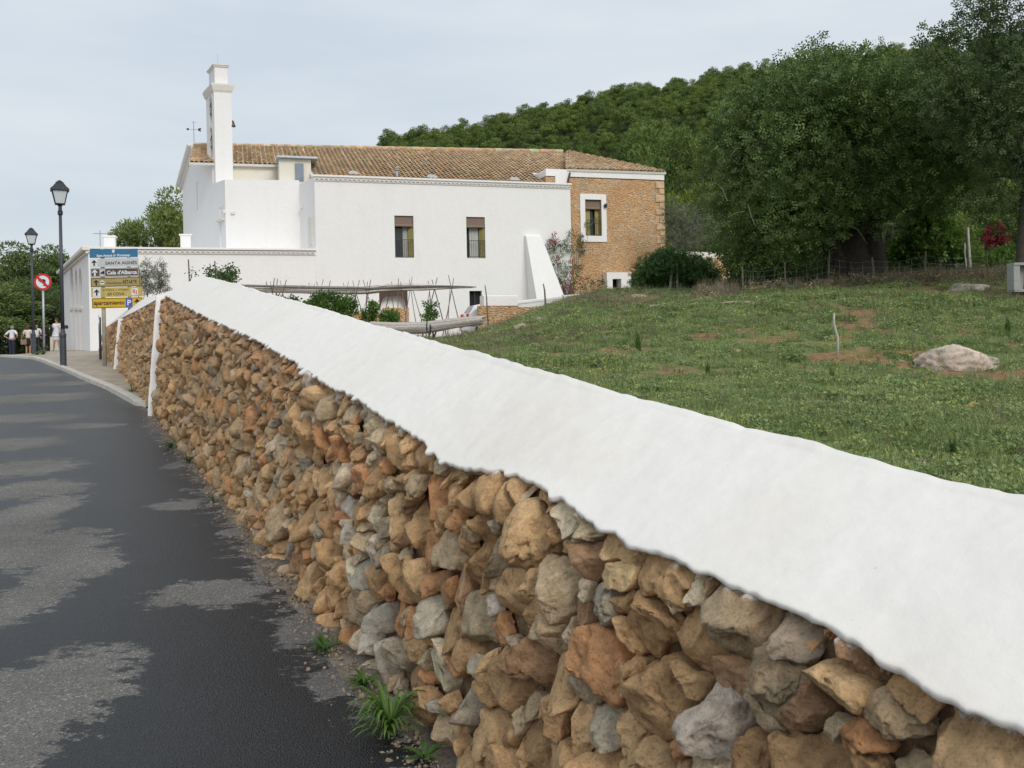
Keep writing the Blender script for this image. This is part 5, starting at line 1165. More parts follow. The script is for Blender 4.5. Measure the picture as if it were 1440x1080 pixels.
    if bottom:
        if bottom[1] == 'trousers':
            cl('trousers', [(0, 0, 1.0), (0, 0, .93), (-hw_, 0, .86), (-hw_-.005, .01, .50), (-fs-.03, -.01, .07), (hw_, 0, .86), (hw_+.005, .01+legs, .50), (fs+.03, -.01+legs, .07)],
               [(0, 1), (1, 2), (2, 3), (3, 4), (1, 5), (5, 6), (6, 7)], [.135, .14, .10, .078, .062, .10, .078, .062], bottom[0])
        else: cl('skirt', [(0, 0, 1.04), (0, 0, .9), (0, .0, .70), (0, .0, .52)], [(0, 1), (1, 2), (2, 3)], [.135, .16, .165, .155], bottom[0])
    for s in (-1, 1):
        dy = legs if s > 0 else 0; cl('shoe', [(s*(fs+.03), -.045+dy, .04), (s*(fs+.033), .03+dy, .04), (s*(fs+.038), .15+dy, .03)], [(0, 1), (1, 2)], [.042, .042, .034], 'shoe')
    if hair:
        hb = MB(); hv, hf = ico(3); vs = []
        for h in hv:
            r = .108; x, y, z = h*r
            if y > .0 and z < .035: f = .80
            else: f = 1.06
            if hair[1] == 'long' and z < 0 and y < .03: z *= 1.7; f = 1.1
            if hair[1] == 'bald' and z > .02: f = .78
            vs.append(Vector(q(x*f*.92, y*f+.0, 1.63+z*1.02*f)))
        me = bpy.data.meshes.new('hair'); me.from_pydata(vs, [], [tuple(int(i) for i in f) for f in hf]); me.materials.append(M[hair[0]])
        for pl in me.polygons: pl.use_smooth = True
        ho = bpy.data.objects.new('hair', me); C.objects.link(ho); ho.parent = t_
    return t_
def place(x, Y): p = at_px(x, Y); return p
down = lambda s: ((s*.25, -.03, 1.12), (s*.27, .05, .88))
hips = lambda s: ((s*.40, -.10, 1.17), (s*.19, .02, 1.02))
person(place(17.2, 46), radians(-8), 1.72, 'man in a white shirt and navy trousers standing with hands on hips, seen from behind', (hips(-1), hips(1)), ('shirtwhite', 'short', 'shirt'), ('navy', 'trousers'), ('hairgrey', 'bald'), lean=.08)
w1 = place(40, 46); person(w1, radians(15), 1.62, 'woman in a cream top and short black skirt carrying a tan handbag', (((-.25, .0, 1.14), (-.36, .12, .96)), ((.24, -.02, 1.12), (.26, .08, .90))), ('creamtop', 'short', 'shirt', 'blouse'), ('blackcloth', 'skirt'), ('hairred', 'long'), female=True)
person(place(52.6, 49), radians(195), 1.70, 'bald man in white shirt and dark trousers between the farther lamp and round sign', (((-.25, .02, 1.14), (-.16, .22, 1.08)), ((.25, .02, 1.14), (.16, .22, 1.08))), ('shirtwhite', 'short', 'shirt'), ('navy', 'trousers'), None)
person(place(63.2, 49), radians(100), 1.74, 'person dressed all in black standing behind the round sign post', (down(-1), down(1)), ('blackcloth', 'long', 'jacket', 'jacket'), ('blackcloth', 'trousers'), ('hairdark', 'short'))
w2 = place(80.6, 42.5); person(w2, radians(170), 1.66, 'woman in a sleeveless white dress with a dark jacket over her arm', (down(-1), ((.24, .0, 1.14), (.26, .08, .90))), ('dresswhite', 'short', 'dress'), None, ('hairred', 'short'), female=True, legs=.08)
# things they carry
hb = thing('handbag', w1+Vector((-.12, -.12, .66)), 'tan shoulder handbag hanging beside the black skirt', 'handbag'); c = w1+Vector((-.14, -.17, .72)); b = MB(); b.box(c, (.15, .06, .14), bev=.05); b.build('bag', M['bagtan'], hb); b = MB(); b.tube([c+Vector((-.12, 0, .12)), c+Vector((-.14, .05, .4)), c+Vector((-.05, .15, .72)), c+Vector((.05, .1, .4)), c+Vector((.12, 0, .12))], .012, 6); b.build('strap', M['bagtan'], hb)
c = w2+Vector((-.27, -.03, 1.08)); jk = skin('folded_jacket', [c+Vector((.02, 0, .2)), c, c+Vector((-.02, -.02, -.22)), c+Vector((-.03, 0, -.36))], [(0, 1), (1, 2), (2, 3)], [.06, .085, .075, .04], M['blackcloth'], None, 2); tag(jk, 'dark jacket hanging over the arm of the woman in white', 'jacket')

# ================================================================== VEGETATION
M['carob'] = leafmat('carob_leaf', (.078, .135, .038), (.135, .20, .055), .6, .22, False)
M['carob2'] = leafmat('dark_leaf', (.066, .108, .04), (.10, .15, .052), .6, .2, False)
M['pine'] = leafmat('pine_needles', (.095, .155, .040), (.190, .258, .066), .8, .25)
M['pinefar'] = leafmat('pine_needles_left', (.13, .185, .065), (.21, .275, .09), .8, .25)
M['bush'] = leafmat('glossy_bush_leaf', (.05, .11, .025), (.09, .18, .04), .4, .2, False)
M['vine'] = leafmat('fresh_vine_leaf', (.07, .14, .025), (.13, .23, .045), .5, .35, False)
M['olive'] = leafmat('grey_olive_leaf', (.12, .14, .09), (.20, .21, .15), .6, .2, False)
M['scrubgreen'] = leafmat('climber_leaf', (.06, .11, .03), (.10, .16, .05), .5, .25, False)
M['pink'] = leafmat('magenta_bract', (.36, .035, .08), (.50, .12, .16), .6, .3, False)
M['crimson'] = leafmat('crimson_bract', (.16, .02, .03), (.24, .04, .05), .7, .2, False)
M['grass'] = leafmat('grass_blade', (.20, .275, .10), (.31, .38, .165), .6, .3)
M['grassdry'] = leafmat('dry_scrub_twig', (.19, .165, .11), (.30, .26, .18), .8, .2)
M['weed'] = leafmat('weed_leaf', (.07, .15, .03), (.12, .22, .05), .5, .3)
def foliage(cl, n, size, k=5, wfac=.45, sl=.16, drop=-.1, shell=.45, seed=1, face=False):
    """clumps (x,y,z,rx,ry,rz) -> sprays of k leaflets"""
    r = np.random.default_rng(seed); cl = np.array(cl, float); wgt = (cl[:, 3]*cl[:, 4]*cl[:, 5])**(2/3); wgt /= wgt.sum()
    i = r.choice(len(cl), n, p=wgt); d = r.normal(size=(n, 3)); d /= np.linalg.norm(d, axis=1)[:, None]
    rad = r.uniform(shell**3, 1, n)**(1/3); rad *= 1+.16*noise(d*2.3+cl[i, :3]*1.7)
    c = cl[i, :3]+d*cl[i, 3:]*rad[:, None]
    a = d*.55+r.normal(size=(n, 3))*.55; a[:, 2] += drop; a /= np.linalg.norm(a, axis=1)[:, None]
    b = np.cross(a, r.normal(size=(n, 3))); b /= np.linalg.norm(b, axis=1)[:, None]; nn = np.cross(a, b)
    if face:
        nn = d+r.normal(size=(n, 3))*.5; nn /= np.linalg.norm(nn, axis=1)[:, None]; a = np.cross(nn, r.normal(size=(n, 3))); a /= np.linalg.norm(a, axis=1)[:, None]; b = np.cross(nn, a); c = c-a*size*.5
    V = []
    for j in range(k):
        s = 1 if j % 2 else -1; o = c+a*(sl*(j//2*2+1)/k) if k > 1 else c
        la = (a*.55+b*s*.85)+nn*r.uniform(-.35, .35, (n, 1)) if k > 1 else a
        la /= np.linalg.norm(la, axis=1)[:, None]; lb = np.cross(la, nn); L_ = size*r.uniform(.7, 1.25, (n, 1)); w_ = L_*wfac
        V.append(np.stack([o, o+la*L_*.5+lb*w_*.5, o+la*L_, o+la*L_*.5-lb*w_*.5], 1))
    V = np.stack(V, 1).reshape(-1, 3); F_ = np.arange(len(V)).reshape(-1, 4); return V, F_
def blob_clumps(c, R, n, r0, r1, seed, lowcut=-.5, squash=.8, fill=.75):
    r = np.random.default_rng(seed); out = []
    for _ in range(n):
        d = r.normal(size=3); d /= np.linalg.norm(d); 
        if d[2] < lowcut: d[2] = abs(d[2])
        q = fill+(1-fill)*r.uniform(); s = r.uniform(r0, r1); out.append((c[0]+d[0]*R[0]*q, c[1]+d[1]*R[1]*q, c[2]+d[2]*R[2]*q, s, s, s*squash))
    return out
def limbs(b, start, ends, r0, seed, n=6, wob=.25, m=0, r1=.03, knee=.45):
    R = random.Random(seed); start = Vector(start)
    for e in ends:
        e = Vector(e); pts = []; rr = []; off = Vector((R.uniform(-1, 1), R.uniform(-1, 1), R.uniform(.2, .8)))*((e-start).length*wob*.5)
        for k in range(n+1):
            f = k/n; p = start.lerp(e, f)+off*sin(pi*f)*(1-f*.3)+Vector((R.uniform(-1, 1), R.uniform(-1, 1), R.uniform(-1, 1)))*(.035*(e-start).length if 0 < k < n else 0); pts.append(p); rr.append(max(r1, r0*(1-f)**.8))
        b.tube(pts, rr, 8, m)
# --- the great spreading carob in the middle distance
YC = 26.; cb = at_px(1200, YC)
tr = thing('carob_tree', cb, 'huge dark spreading evergreen with a broad low crown and thick shaded trunk', 'tree')
cc = W(1192, 205, YC); cl = blob_clumps(cc, (3.9, 3.3, 2.2), 80, .6, 1.1, 4, -.35)
for (px, py, dy, rx, rz) in [(1060, 250, -1, 1.3, 1.4), (1040, 315, -.5, 1.1, 1.3), (1085, 345, -1., 1.2, 1.1), (1120, 300, -2, 1.3, 1.2), (1060, 372, 0, .9, .8), (1100, 385, 0, .9, .6), (1035, 385, .5, .5, .5), (1045, 345, 0, .8, .8), (1075, 395, .3, .8, .5), (1130, 395, .6, .7, .5), (1140, 340, 0, .9, .9), (1085, 402, -.6, .8, .45), (1120, 404, -.8, .7, .4), (1050, 404, -.4, .6, .4), (1020, 220, 0, .9, 1.), (1005, 270, .3, .7, .8), (1130, 370, 1.2, 1.0, .8), (1330, 250, -1, 1.2, 1.0), (1350, 200, 0, 1.2, 1.1),
                             (1300, 160, 0, 1.2, 1.1), (1230, 260, -2.3, 1.2, .8), (1180, 275, -2.2, 1.1, .7), (1290, 275, -1.5, 1., .6), (1245, 310, -1.8, .7, .45), (1160, 310, -1.9, .7, .5), (1150, 120, 0, .9, .7), (1135, 92, 0, .6, .5), (1200, 95, .2, .7, .45), (1250, 100, .2, .6, .45), (1135, 385, -1.2, .6, .6), (1120, 350, -1.5, .8, .7), (1220, 110, 0, .9, .7), (1260, 130, 0, .8, .7), (1090, 150, 0, 1., .8), (1050, 190, .5, .9, .8), (1200, 190, -2.6, 1.3, 1.2), (1120, 220, -2.6, 1.3, 1.2), (1270, 210, -2.4, 1.2, 1.2), (1140, 90, 0, .35, .4), (1152, 66, 0, .22, .35), (1195, 78, 0, .35, .3), (1230, 70, 0, .35, .3), (1255, 92, 0, .4, .3), (1170, 92, 0, .4, .3), (1100, 125, 0, .5, .4)]:
    c = W(px, py, YC+dy); cl.append((c.x, c.y, c.z, rx, rx*.9, rz))
V, F_ = foliage(cl, 34000, .105, 6, .5, .26, -.12, .5, 21); npmesh('crown', V, F_, M['carob'], tr)
b = MB(); base = cb-UP*.2; fork = W(1195, 350, YC)
b.tube([base, base+UP*.5, fork, fork+UP*.6, fork+UP*1.5], [.85, .70, .52, .38, .2], 14)
for dx in (-.55, .5): b.tube([base+Vector((dx, -.2, 0)), base+Vector((dx*1.1, -.2, .8)), fork+Vector((dx*1.3, -.1, .4)), fork+Vector((dx*1.9, 0, 1.4))], [.45, .36, .27, .15], 12)
ends = [W(x, y, YC+dy) for x, y, dy in ((1300, 270, -.5), (1345, 220, 0), (1130, 260, -1.5), (1060, 280, -1), (1040, 220, 0), (1150, 110, 0), (1230, 120, 0), (1280, 160, 1), (1200, 150, -2), (1100, 340, -.5), (1250, 240, -2.2))]
limbs(b, fork+UP*.2, ends, .30, 3); b.build('trunk', M['bark'], tr, smooth=True)
R = random.Random(9)
for q in range(64):
    a = W(R.uniform(1020, 1340), R.uniform(180, 330), YC-2.2+R.uniform(-.6, .6)); d = Vector((R.uniform(-1, 1), R.uniform(-.6, .2), R.uniform(-.6, .5))).normalized(); b = MB(); l = R.uniform(.3, .8); m1 = a+d*l*.5+Vector((0, 0, R.uniform(-.15, .15))); b.tube([a, m1, a+d*l+UP*R.uniform(-.2, .2)], [.013, .010, .004], 5); b.build('dead_twig', M['greybark'], tr)
# --- second tree at the right edge, nearer
YR = 20.; rb = at_px(1437, YR); tr = thing('roadside_tree', rb, 'tall dark tree at the right edge with a thin straight trunk', 'tree')
tr.name = 'evergreen_tree'
cl = blob_clumps(W(1520, 150, YR), (3.2, 2.6, 2.1), 60, .5, .9, 14, -.6)
for (px, py, dy, r) in [(1330, 70, 0, .55), (1345, 45, 0, .45), (1375, 30, 0, .6), (1410, 20, 0, .6), (1435, 60, 0, .7), (1385, 85, 0, .6), (1340, 120, .3, .6), (1300, 50, 0, .25), (1315, 62, 0, .25), (1360, 150, 0, .6), (1400, 150, -.5, .7), (1380, 200, 0, .6), (1420, 240, 0, .7), (1395, 265, 0, .5), (1430, 290, 0, .45), (1405, 305, .5, .5), (1380, 290, .6, .4), (1440, 320, .5, .35), (1440, 180, -.8, .8), (1350, 190, .5, .5), (1300, 90, .3, .3), (1370, 8, 0, .4), (1400, -10, 0, .6)]:
    c = W(px, py, YR+dy); cl.append((c.x, c.y, c.z, r, r, r*.8))
V, F_ = foliage(cl, 15000, .085, 6, .5, .20, -.05, .15, 23); npmesh('crown', V, F_, M['carob2'], tr)
b = MB(); b.tube([rb-UP*.2, rb+UP*.9, W(1437, 330, YR), W(1443, 260, YR), W(1470, 190, YR)], [.14, .11, .105, .10, .09], 12)
limbs(b, W(1445, 255, YR), [W(x, y, YR) for x, y in ((1310, 60), (1350, 110), (1380, 40), (1370, 190), (1420, 30), (1500, 60), (1560, 120), (1395, 250), (1330, 85))], .06, 5, r1=.008, wob=.3); b.build('trunk', M['bark'], tr, smooth=True)
# --- pines
def pine_mesh(seed, n, hh=5.2, rr=2.3, size=.36, wf=.5, k=1, low=.35, nc=26, qs=(.5, .95), face=False, shell=.55):
    r = np.random.default_rng(seed); cl = []
    for _ in range(nc):
        a = r.uniform(0, 2*pi); f = r.uniform(0, 1)**.6; h = hh*(low+(1-low)*(1-.75*f**2)*r.uniform(.55, 1)); q = r.uniform(*qs)*rr/2.3; cl.append((cos(a)*f*rr*.8, sin(a)*f*rr*.8, h, q, q, q*.62))
    return foliage(cl, n, size, k, wf, .1, .35, shell, seed, face)
def rawmesh(name, V, Fc, mt):
    o = npmesh(name, V, Fc, mt); me = o.data; bpy.data.objects.remove(o, do_unlink=True); return me
protos = []
pc_ = bpy.data.collections.new('forest_kinds')
for i in range(4):
    V, F_ = pine_mesh(40+i, 4200, 5.0+.4*i, 2.5+.15*i, .22, .45, 1, .2, 38, (.28, .72), True, .5); me = rawmesh('pine_kind', V, F_, M['pine']); o = bpy.data.objects.new('pine_kind', me); pc_.objects.link(o)
def scatter(name, pts, scl, coll, label=None, cat=None, tilt=.12, seed=0):
    me = bpy.data.meshes.new(name); me.from_pydata([tuple(p) for p in pts], [], [])
    a = me.attributes.new('sc', 'FLOAT', 'POINT'); a.data.foreach_set('value', np.array(scl, 'f'))
    r = np.random.default_rng(seed+77); n = len(pts); ro = np.stack([r.normal(size=n)*tilt, r.normal(size=n)*tilt, r.uniform(0, 2*pi, n)], 1).astype('f')
    a = me.attributes.new('ro', 'FLOAT_VECTOR', 'POINT'); a.data.foreach_set('vector', ro.ravel())
    o = bpy.data.objects.new(name, me); C.objects.link(o); g = bpy.data.node_groups.new(name, 'GeometryNodeTree')
    g.interface.new_socket('Geometry', in_out='INPUT', socket_type='NodeSocketGeometry'); g.interface.new_socket('Geometry', in_out='OUTPUT', socket_type='NodeSocketGeometry')
    N, L = g.nodes, g.links; gi = N.new('NodeGroupInput'); go = N.new('NodeGroupOutput'); ip = N.new('GeometryNodeInstanceOnPoints'); ci = N.new('GeometryNodeCollectionInfo')
    ci.inputs['Collection'].default_value = coll; ci.inputs['Separate Children'].default_value = True; ci.inputs['Reset Children'].default_value = True
    a1 = N.new('GeometryNodeInputNamedAttribute'); a1.data_type = 'FLOAT'; a1.inputs['Name'].default_value = 'sc'; a2 = N.new('GeometryNodeInputNamedAttribute'); a2.data_type = 'FLOAT_VECTOR'; a2.inputs['Name'].default_value = 'ro'
    ip.inputs['Pick Instance'].default_value = True; L.new(gi.outputs[0], ip.inputs['Points']); L.new(ci.outputs[0], ip.inputs['Instance']); L.new(a1.outputs[0], ip.inputs['Scale']); L.new(a2.outputs[0], ip.inputs['Rotation']); L.new(ip.outputs[0], go.inputs[0])
    m = o.modifiers.new('scatter', 'NODES'); m.node_group = g
    return tag(o, label, cat, kind='stuff')
r = np.random.default_rng(99); n = 24000
Yp = r.uniform(84, 240, n); up_ = r.uniform(-.20, .66, n); Xp = Yp*up_
sp_ = np.floor(Xp/3.4)*977+np.floor(Yp/4.0); _, idx = np.unique(sp_, return_index=True); Xp, Yp = Xp[idx], Yp[idx]
e_ = np.interp(Xp/Yp, EU, EE); keep = (e_ > .13) & ((Xp/Yp > -.10) | (Yp > 120)); Xp, Yp = Xp[keep], Yp[keep]; Zp = ground_z(Xp, Yp)
scatter('pine_forest', np.stack([Xp, Yp, Zp-.5], 1), r.uniform(.5, 1.2, len(Xp))*np.interp(Yp, [80, 200], [1.15, 1.0]), pc_, 'dense green pine wood covering the hill behind the church', 'wood', .06)
print('forest', len(Xp))
def tree_thing(x, Y, top, mesh_id, label, grp=None, wscale=1.):
    p = at_px(x, Y); hgt = W(x, top, Y).z-p.z; me, hh = PM[mesh_id]; t_ = thing('pine_tree', p, label, 'tree', grp, rz=x*1.3); s_ = hgt/hh; t_.scale = (s_*wscale, s_*wscale, s_)
    o = bpy.data.objects.new('crown', me[0]); C.objects.link(o); o.parent = t_; o = bpy.data.objects.new('trunk', me[1]); C.objects.link(o); o.parent = t_
PM = []
for i, (mt, sd) in enumerate(((M['pine'], 61), (M['pinefar'], 62), (M['pinefar'], 63))):
    V, F_ = pine_mesh(sd, 9000, 5.6, 2.0, .20, .30, 1, .18 if i else .3); m1 = rawmesh('crown', V, F_, mt); b = MB(); b.tube([(0, 0, -.3), (.05, 0, 2), (0, .1, 4.6)], [.16, .12, .05], 8)
    rr0 = random.Random(sd)
    limbs(b, (0, 0, 2), [(rr0.uniform(-1.5, 1.5), rr0.uniform(-1.5, 1.5), rr0.uniform(3, 4.6)) for _ in range(7)], .06, sd, r1=.01); o = b.build('trunk', M['bark']); m2 = o.data; bpy.data.objects.remove(o, do_unlink=True); PM.append(((m1, m2), 5.7))
LB = ['farthest left pine, cut by the picture edge, behind the hands-on-hips man', 'bushy pine left of the farther street lamp', 'pine between the farther lamp and the round road sign', 'pine with a rounded crown between the two street lamps', 'slim pine just left of the porch, behind the nearer lamp']
for q, (x, Y, top, mi, ws) in enumerate(((-12, 60, 352, 1, 1.2), (26, 62, 346, 2, 1.25), (52, 66, 362, 1, 1.1), (78, 64, 350, 2, 1.1), (99, 70, 366, 1, 1.0))): tree_thing(x, Y, top, mi, LB[q], 'pines behind the people', ws)
LB = ['lower pine filling the gap below the big ones at far left', 'low dense pine behind the man in the white shirt', 'low dark pine behind the woman in the black skirt', 'low pine just beyond the crest of the road, nearest the round sign']
for q, (x, Y, top, mi) in enumerate(((-5, 54, 400, 2), (20, 55, 410, 1), (38, 57, 395, 2), (66, 60, 402, 1))): tree_thing(x, Y, top, mi, LB[q], 'pines behind the people', 1.9)
LB = ['pine with an uneven top showing left of the church facade', 'tallest pine touching the left corner of the church facade', 'pine right behind the church gable, mostly hidden']
for q, (x, Y, top, mi) in enumerate(((206, 60, 284, 1), (240, 62, 273, 2), (262, 68, 290, 1))): tree_thing(x, Y, top, mi, LB[q], 'pines left of the church', .85)
LB = ['dark tall pine directly right of the stone house', 'dark pine behind the olive-grey shrub right of the stone house', 'dark pine between the stone house and the spreading tree', 'pine above the boundary wall, half behind the spreading tree', 'dark pine standing behind the stone house roof']
for q, (x, Y, top, mi) in enumerate(((958, 72, 175, 0), (995, 66, 190, 0), (930, 80, 165, 0), (1020, 70, 170, 0), (900, 84, 175, 0))): tree_thing(x, Y, top, mi, LB[q], 'pines beside the stone house', .8)
LB = ['pine glimpsed between the two dark trees, left one', 'pine glimpsed between the two dark trees, right one', 'pine behind the red flowering shrub at the right edge']
for q, (x, Y, top, mi) in enumerate(((1345, 62, 250, 0), (1390, 66, 230, 0), (1430, 60, 250, 0))): tree_thing(x, Y, top, mi, LB[q], 'pines behind the cottage', .9)
# --- shrubs
_sh = None
def shrub(name, x, Y, pxclumps, n, size, mt, label, cat='bush', k=5, wf=.5, sl=.12, seed=5, shell=.3, stem=True, dz=0, smt='bark'):
    p = at_px(x, Y); t_ = thing(name, p, label, cat); cl = []
    for (px, py, dy, rx, rz) in pxclumps: c = W(px, py, Y+dy); kk = Y/F; cl.append((c.x, c.y, c.z, rx*kk, rx*kk, rz*kk))
    V, F_ = foliage(cl, n, size, k, wf, sl, 0., shell, seed); npmesh('foliage', V, F_, mt, t_)
    if stem:
        b = MB(); limbs(b, p-UP*.1, [c[:3] for c in cl], .035, seed, r1=.008); b.build('stems', M[smt], t_, smooth=True)
    return t_
shrub('dense_hedge', 20, 56, [(-25, 470, 0, 30, 30), (10, 480, 0, 26, 26), (40, 482, 0, 24, 22), (62, 488, 1, 20, 16), (-45, 480, 0, 30, 30)], 5200, .14, M['pinefar'], 'dark tangled undergrowth behind the group of people at far left', 'hedge', k=3, seed=3, shell=.3)
shrub('round_bush', 950, 30.5, [(950, 385, 0, 45, 28), (915, 388, 0, 26, 22), (985, 385, 0, 28, 24), (940, 366, 0, 26, 14), (930, 375, -.6, 30, 22), (965, 378, -.7, 30, 22), (905, 396, -.3, 18, 12), (1000, 396, 0, 14, 12)], 6500, .075, M['bush'], 'rounded dark green bush in front of the stone house')
shrub('olive_shrub', 965, 44, [(965, 320, 0, 30, 34), (945, 300, 0, 14, 24), (985, 330, 0, 26, 22), (1000, 300, 1, 22, 28), (955, 340, 0, 26, 14)], 3600, .10, M['olive'], 'grey-green wispy shrub behind the boundary wall', seed=8, shell=.1, wf=.25, smt='greybark')
shrub('leafy_climber', 1300, 27.5, [(1295, 345, 0, 34, 40), (1270, 360, 0, 20, 24), (1325, 340, 0, 20, 40), (1300, 310, 0, 26, 20), (1350, 370, 0, 24, 18), (1260, 380, 0, 20, 10)], 3400, .13, M['vine'], 'bright leafy climber mounded right of the thick trunk', k=3, wf=.8, seed=9)
shrub('garden_shrub', 1395, 28, [(1390, 372, 0, 26, 14), (1420, 362, 0, 20, 16), (1370, 380, 0, 22, 10)], 1500, .10, M['vine'], 'low green shrub below the red flowers near the right edge', k=3, wf=.7, seed=10)
shrub('grey_bush', 1262, 28.5, [(1262, 335, 0, 14, 22), (1255, 350, 0, 10, 18)], 900, .06, M['olive'], 'small grey-brown bush beside the thick dark trunk', seed=12, smt='greybark')
shrub('red_flowering_shrub', 1400, 34, [(1400, 326, 0, 11, 11), (1392, 336, 0, 8, 8), (1410, 338, 0, 8, 6)], 620, .09, M['crimson'], 'crimson flowering shrub seen through the gap near the right edge', k=3, wf=.8, seed=13)
shrub('small_olive_tree', 213, 27, [(213, 395, 0, 15, 16), (202, 382, 0, 8, 9), (222, 380, 0, 8, 9), (230, 392, 0, 8, 9), (202, 402, 0, 9, 9), (208, 370, 0, 4, 6), (227, 371, 0, 3, 6), (225, 406, 0, 12, 8)], 700, .075, M['olive'], 'small grey olive growing right of the direction boards', 'tree', seed=14, shell=.05, wf=.3, smt='greybark')
sh = shrub('staked_vine', 312, 18.5, [(303, 390, 0, 10, 9), (322, 388, 0, 10, 10), (315, 394, 0, 12, 6), (297, 380, 0, 5, 4), (326, 380, 0, 4, 4), (270, 384, 0, 2.5, 1.5)], 420, .06, M['scrubgreen'], 'sparse leafy vine on stakes peeping over the wall cap', 'vine', seed=15, shell=.1, k=3, wf=.6)
for (x0, y0) in ((265, 365), (302, 367), (323, 377)):
    a = W(x0, y0, 18.5); b = MB(); g_ = gz(a.x, a.y); b.tube([Vector((a.x+.05, a.y, g_)), a], .014, 6); b.build('stake', M['greybark'], sh)
for q, (x, Y, cls, n, lb) in enumerate(((465, 26, [(440, 434, 0, 16, 10), (462, 428, 0, 18, 13), (485, 434, 0, 16, 11), (450, 420, 0, 8, 8), (470, 418, 0, 6, 7), (492, 425, 0, 7, 10)], 1300, 'largest clump of green bean plants under the cane trellis'),
        (521, 25.9, [(520, 444, 0, 8, 9), (525, 432, 0, 6, 6)], 320, 'upright green plant right of the largest clump under the trellis'), (548, 26, [(548, 446, 0, 12, 6)], 300, 'low green plant in front of the rubble pier'), (607, 26, [(603, 446, 0, 6, 6), (609, 436, 0, 4, 9), (600, 430, 0, 3, 5)], 190, 'thin green climbing plant on the canes nearest the car'), (400, 24, [(392, 424, 0, 9, 5), (410, 428, 0, 10, 7)], 320, 'green plant half hidden by the wall cap at the left of the trellis'))):
    shrub('bean_plant', x, Y, cls, n, .085, M['vine'], lb, 'plant', k=3, wf=.6, seed=20+q, shell=.1)
# bougainvillea on the church corner
p = at_px(805, 39.5); bo = thing('bougainvillea', p, 'straggling pink bougainvillea climbing the white wall beside the stone house', 'climber'); b = MB(); ends = [on_front(x, y)-PB*.12 for x, y in ((776, 345), (765, 350), (800, 325), (812, 340), (770, 365), (790, 380), (830, 400), (800, 400), (805, 360))]+[onh(838, 308)-PB*.1, onh(818, 330)-PB*.1]
limbs(b, on_front(800, 428)-PB*.2, ends, .03, 31, r1=.008, wob=.15); b.build('stems', M['greybark'], bo)
cl = [];
for (x, y, r_1) in ((776, 343, .3), (768, 350, .3), (785, 352, .35), (795, 345, .25), (802, 330, .22), (803, 350, .25), (778, 368, .3), (792, 375, .35), (800, 385, .35), (785, 392, .3), (795, 402, .35), (778, 405, .3), (805, 402, .4), (820, 402, .35), (835, 400, .3), (842, 405, .25)): c = on_front(x, y)-PB*(.25 if y < 380 else .6); cl.append((c.x, c.y, c.z, r_1, .14, r_1))
V, F_ = foliage(cl, 850, .08, 3, .6, .14, 0, .1, 33); npmesh('leaves', V, F_, M['scrubgreen'], bo)
c0 = onh(816, 345)-PB*.15; V, F_ = foliage([(c0.x, c0.y, c0.z, .2, .1, .6), *[(q_.x, q_.y, q_.z, .12, .06, .12) for q_ in (onh(826, 318)-PB*.15, onh(836, 309)-PB*.15, onh(815, 375)-PB*.15)]], 160, .08, 3, .6, .12, 0, .1, 34); npmesh('leaves', V, F_, M['scrubgreen'], bo)
cl = [(c_.x, c_.y, c_.z, r_1, .12, r_1) for c_, r_1 in ((on_front(x, y)-PB*(.4 if y < 380 else .75), q_) for x, y, q_ in ((776, 330, .12), (773, 343, .16), (780, 343, .12), (768, 350, .08), (780, 368, .12), (803, 372, .1), (797, 384, .1), (790, 400, .22), (795, 408, .22), (784, 408, .18), (820, 402, .16), (826, 408, .14), (810, 396, .12), (800, 366, .08), (836, 398, .1)))]
V, F_ = foliage(cl, 150, .07, 3, .9, .05, 0, .1, 35); npmesh('flowers', V, F_, M['pink'], bo)
# --- grass, scrub and herbs of the field
def blades(seed, n, h0, h1, spread, w, lean=.5, segs=3):
    r = random.Random(seed); b = MB()
    for _ in range(n):
        a = r.uniform(0, 2*pi); rr = spread*sqrt(r.uniform(0, 1)); p = Vector((cos(a)*rr, sin(a)*rr, -.01)); a2 = r.uniform(0, 2*pi); d = Vector((cos(a2), sin(a2), 0)); h = r.uniform(h0, h1); l = r.uniform(.1, lean)*h; sd = Vector((-d.y, d.x, 0)); vs = []
        for k in range(segs): f = k/segs; q = p+UP*h*f+d*l*f*f; ww = w*(1-f*.6)*.5; vs += [q-sd*ww, q+sd*ww]
        vs.append(p+UP*h*(1-.15*l/h)+d*l); m_ = len(vs)-1
        b.add(vs, [(2*k, 2*k+1, 2*k+3, 2*k+2) for k in range(segs-1)]+[(m_-2, m_-1, m_)])
    return b
def herb(seed, n, size, hgt):
    r = random.Random(seed); b = MB()
    for _ in range(n):
        a = r.uniform(0, 2*pi); rr = r.uniform(.1, 1)*hgt; c = Vector((cos(a)*rr, sin(a)*rr, r.uniform(0, hgt))); d = Vector((r.uniform(-1, 1), r.uniform(-1, 1), r.uniform(-.2, .8))).normalized(); s_ = d.cross(Vector((r.uniform(-1, 1), r.uniform(-1, 1), r.uniform(-1, 1)))).normalized(); L_ = size*r.uniform(.6, 1.3); b.add([c, c+d*L_*.5+s_*L_*.32, c+d*L_, c+d*L_*.5-s_*L_*.32], [(0, 1, 2, 3)])
    return b
def kinds(nm, lst, mt):
    col_ = bpy.data.collections.new(nm)
    for b in lst:
        o = b.build(nm, mt); C.objects.unlink(o); col_.objects.link(o)
    return col_
gk = kinds('grass_kinds', [blades(1, 34, .03, .09, .07, .005), blades(2, 40, .02, .07, .09, .005, .9), blades(3, 22, .05, .14, .05, .005), herb(4, 46, .026, .06), herb(5, 40, .020, .07), herb(6, 60, .030, .05)], M['grass'])
dk = kinds('scrub_kinds', [blades(11, 40, .05, .22, .10, .004, 1.0), blades(12, 30, .08, .30, .06, .004, .8), herb(13, 50, .03, .10)], M['grassdry'])
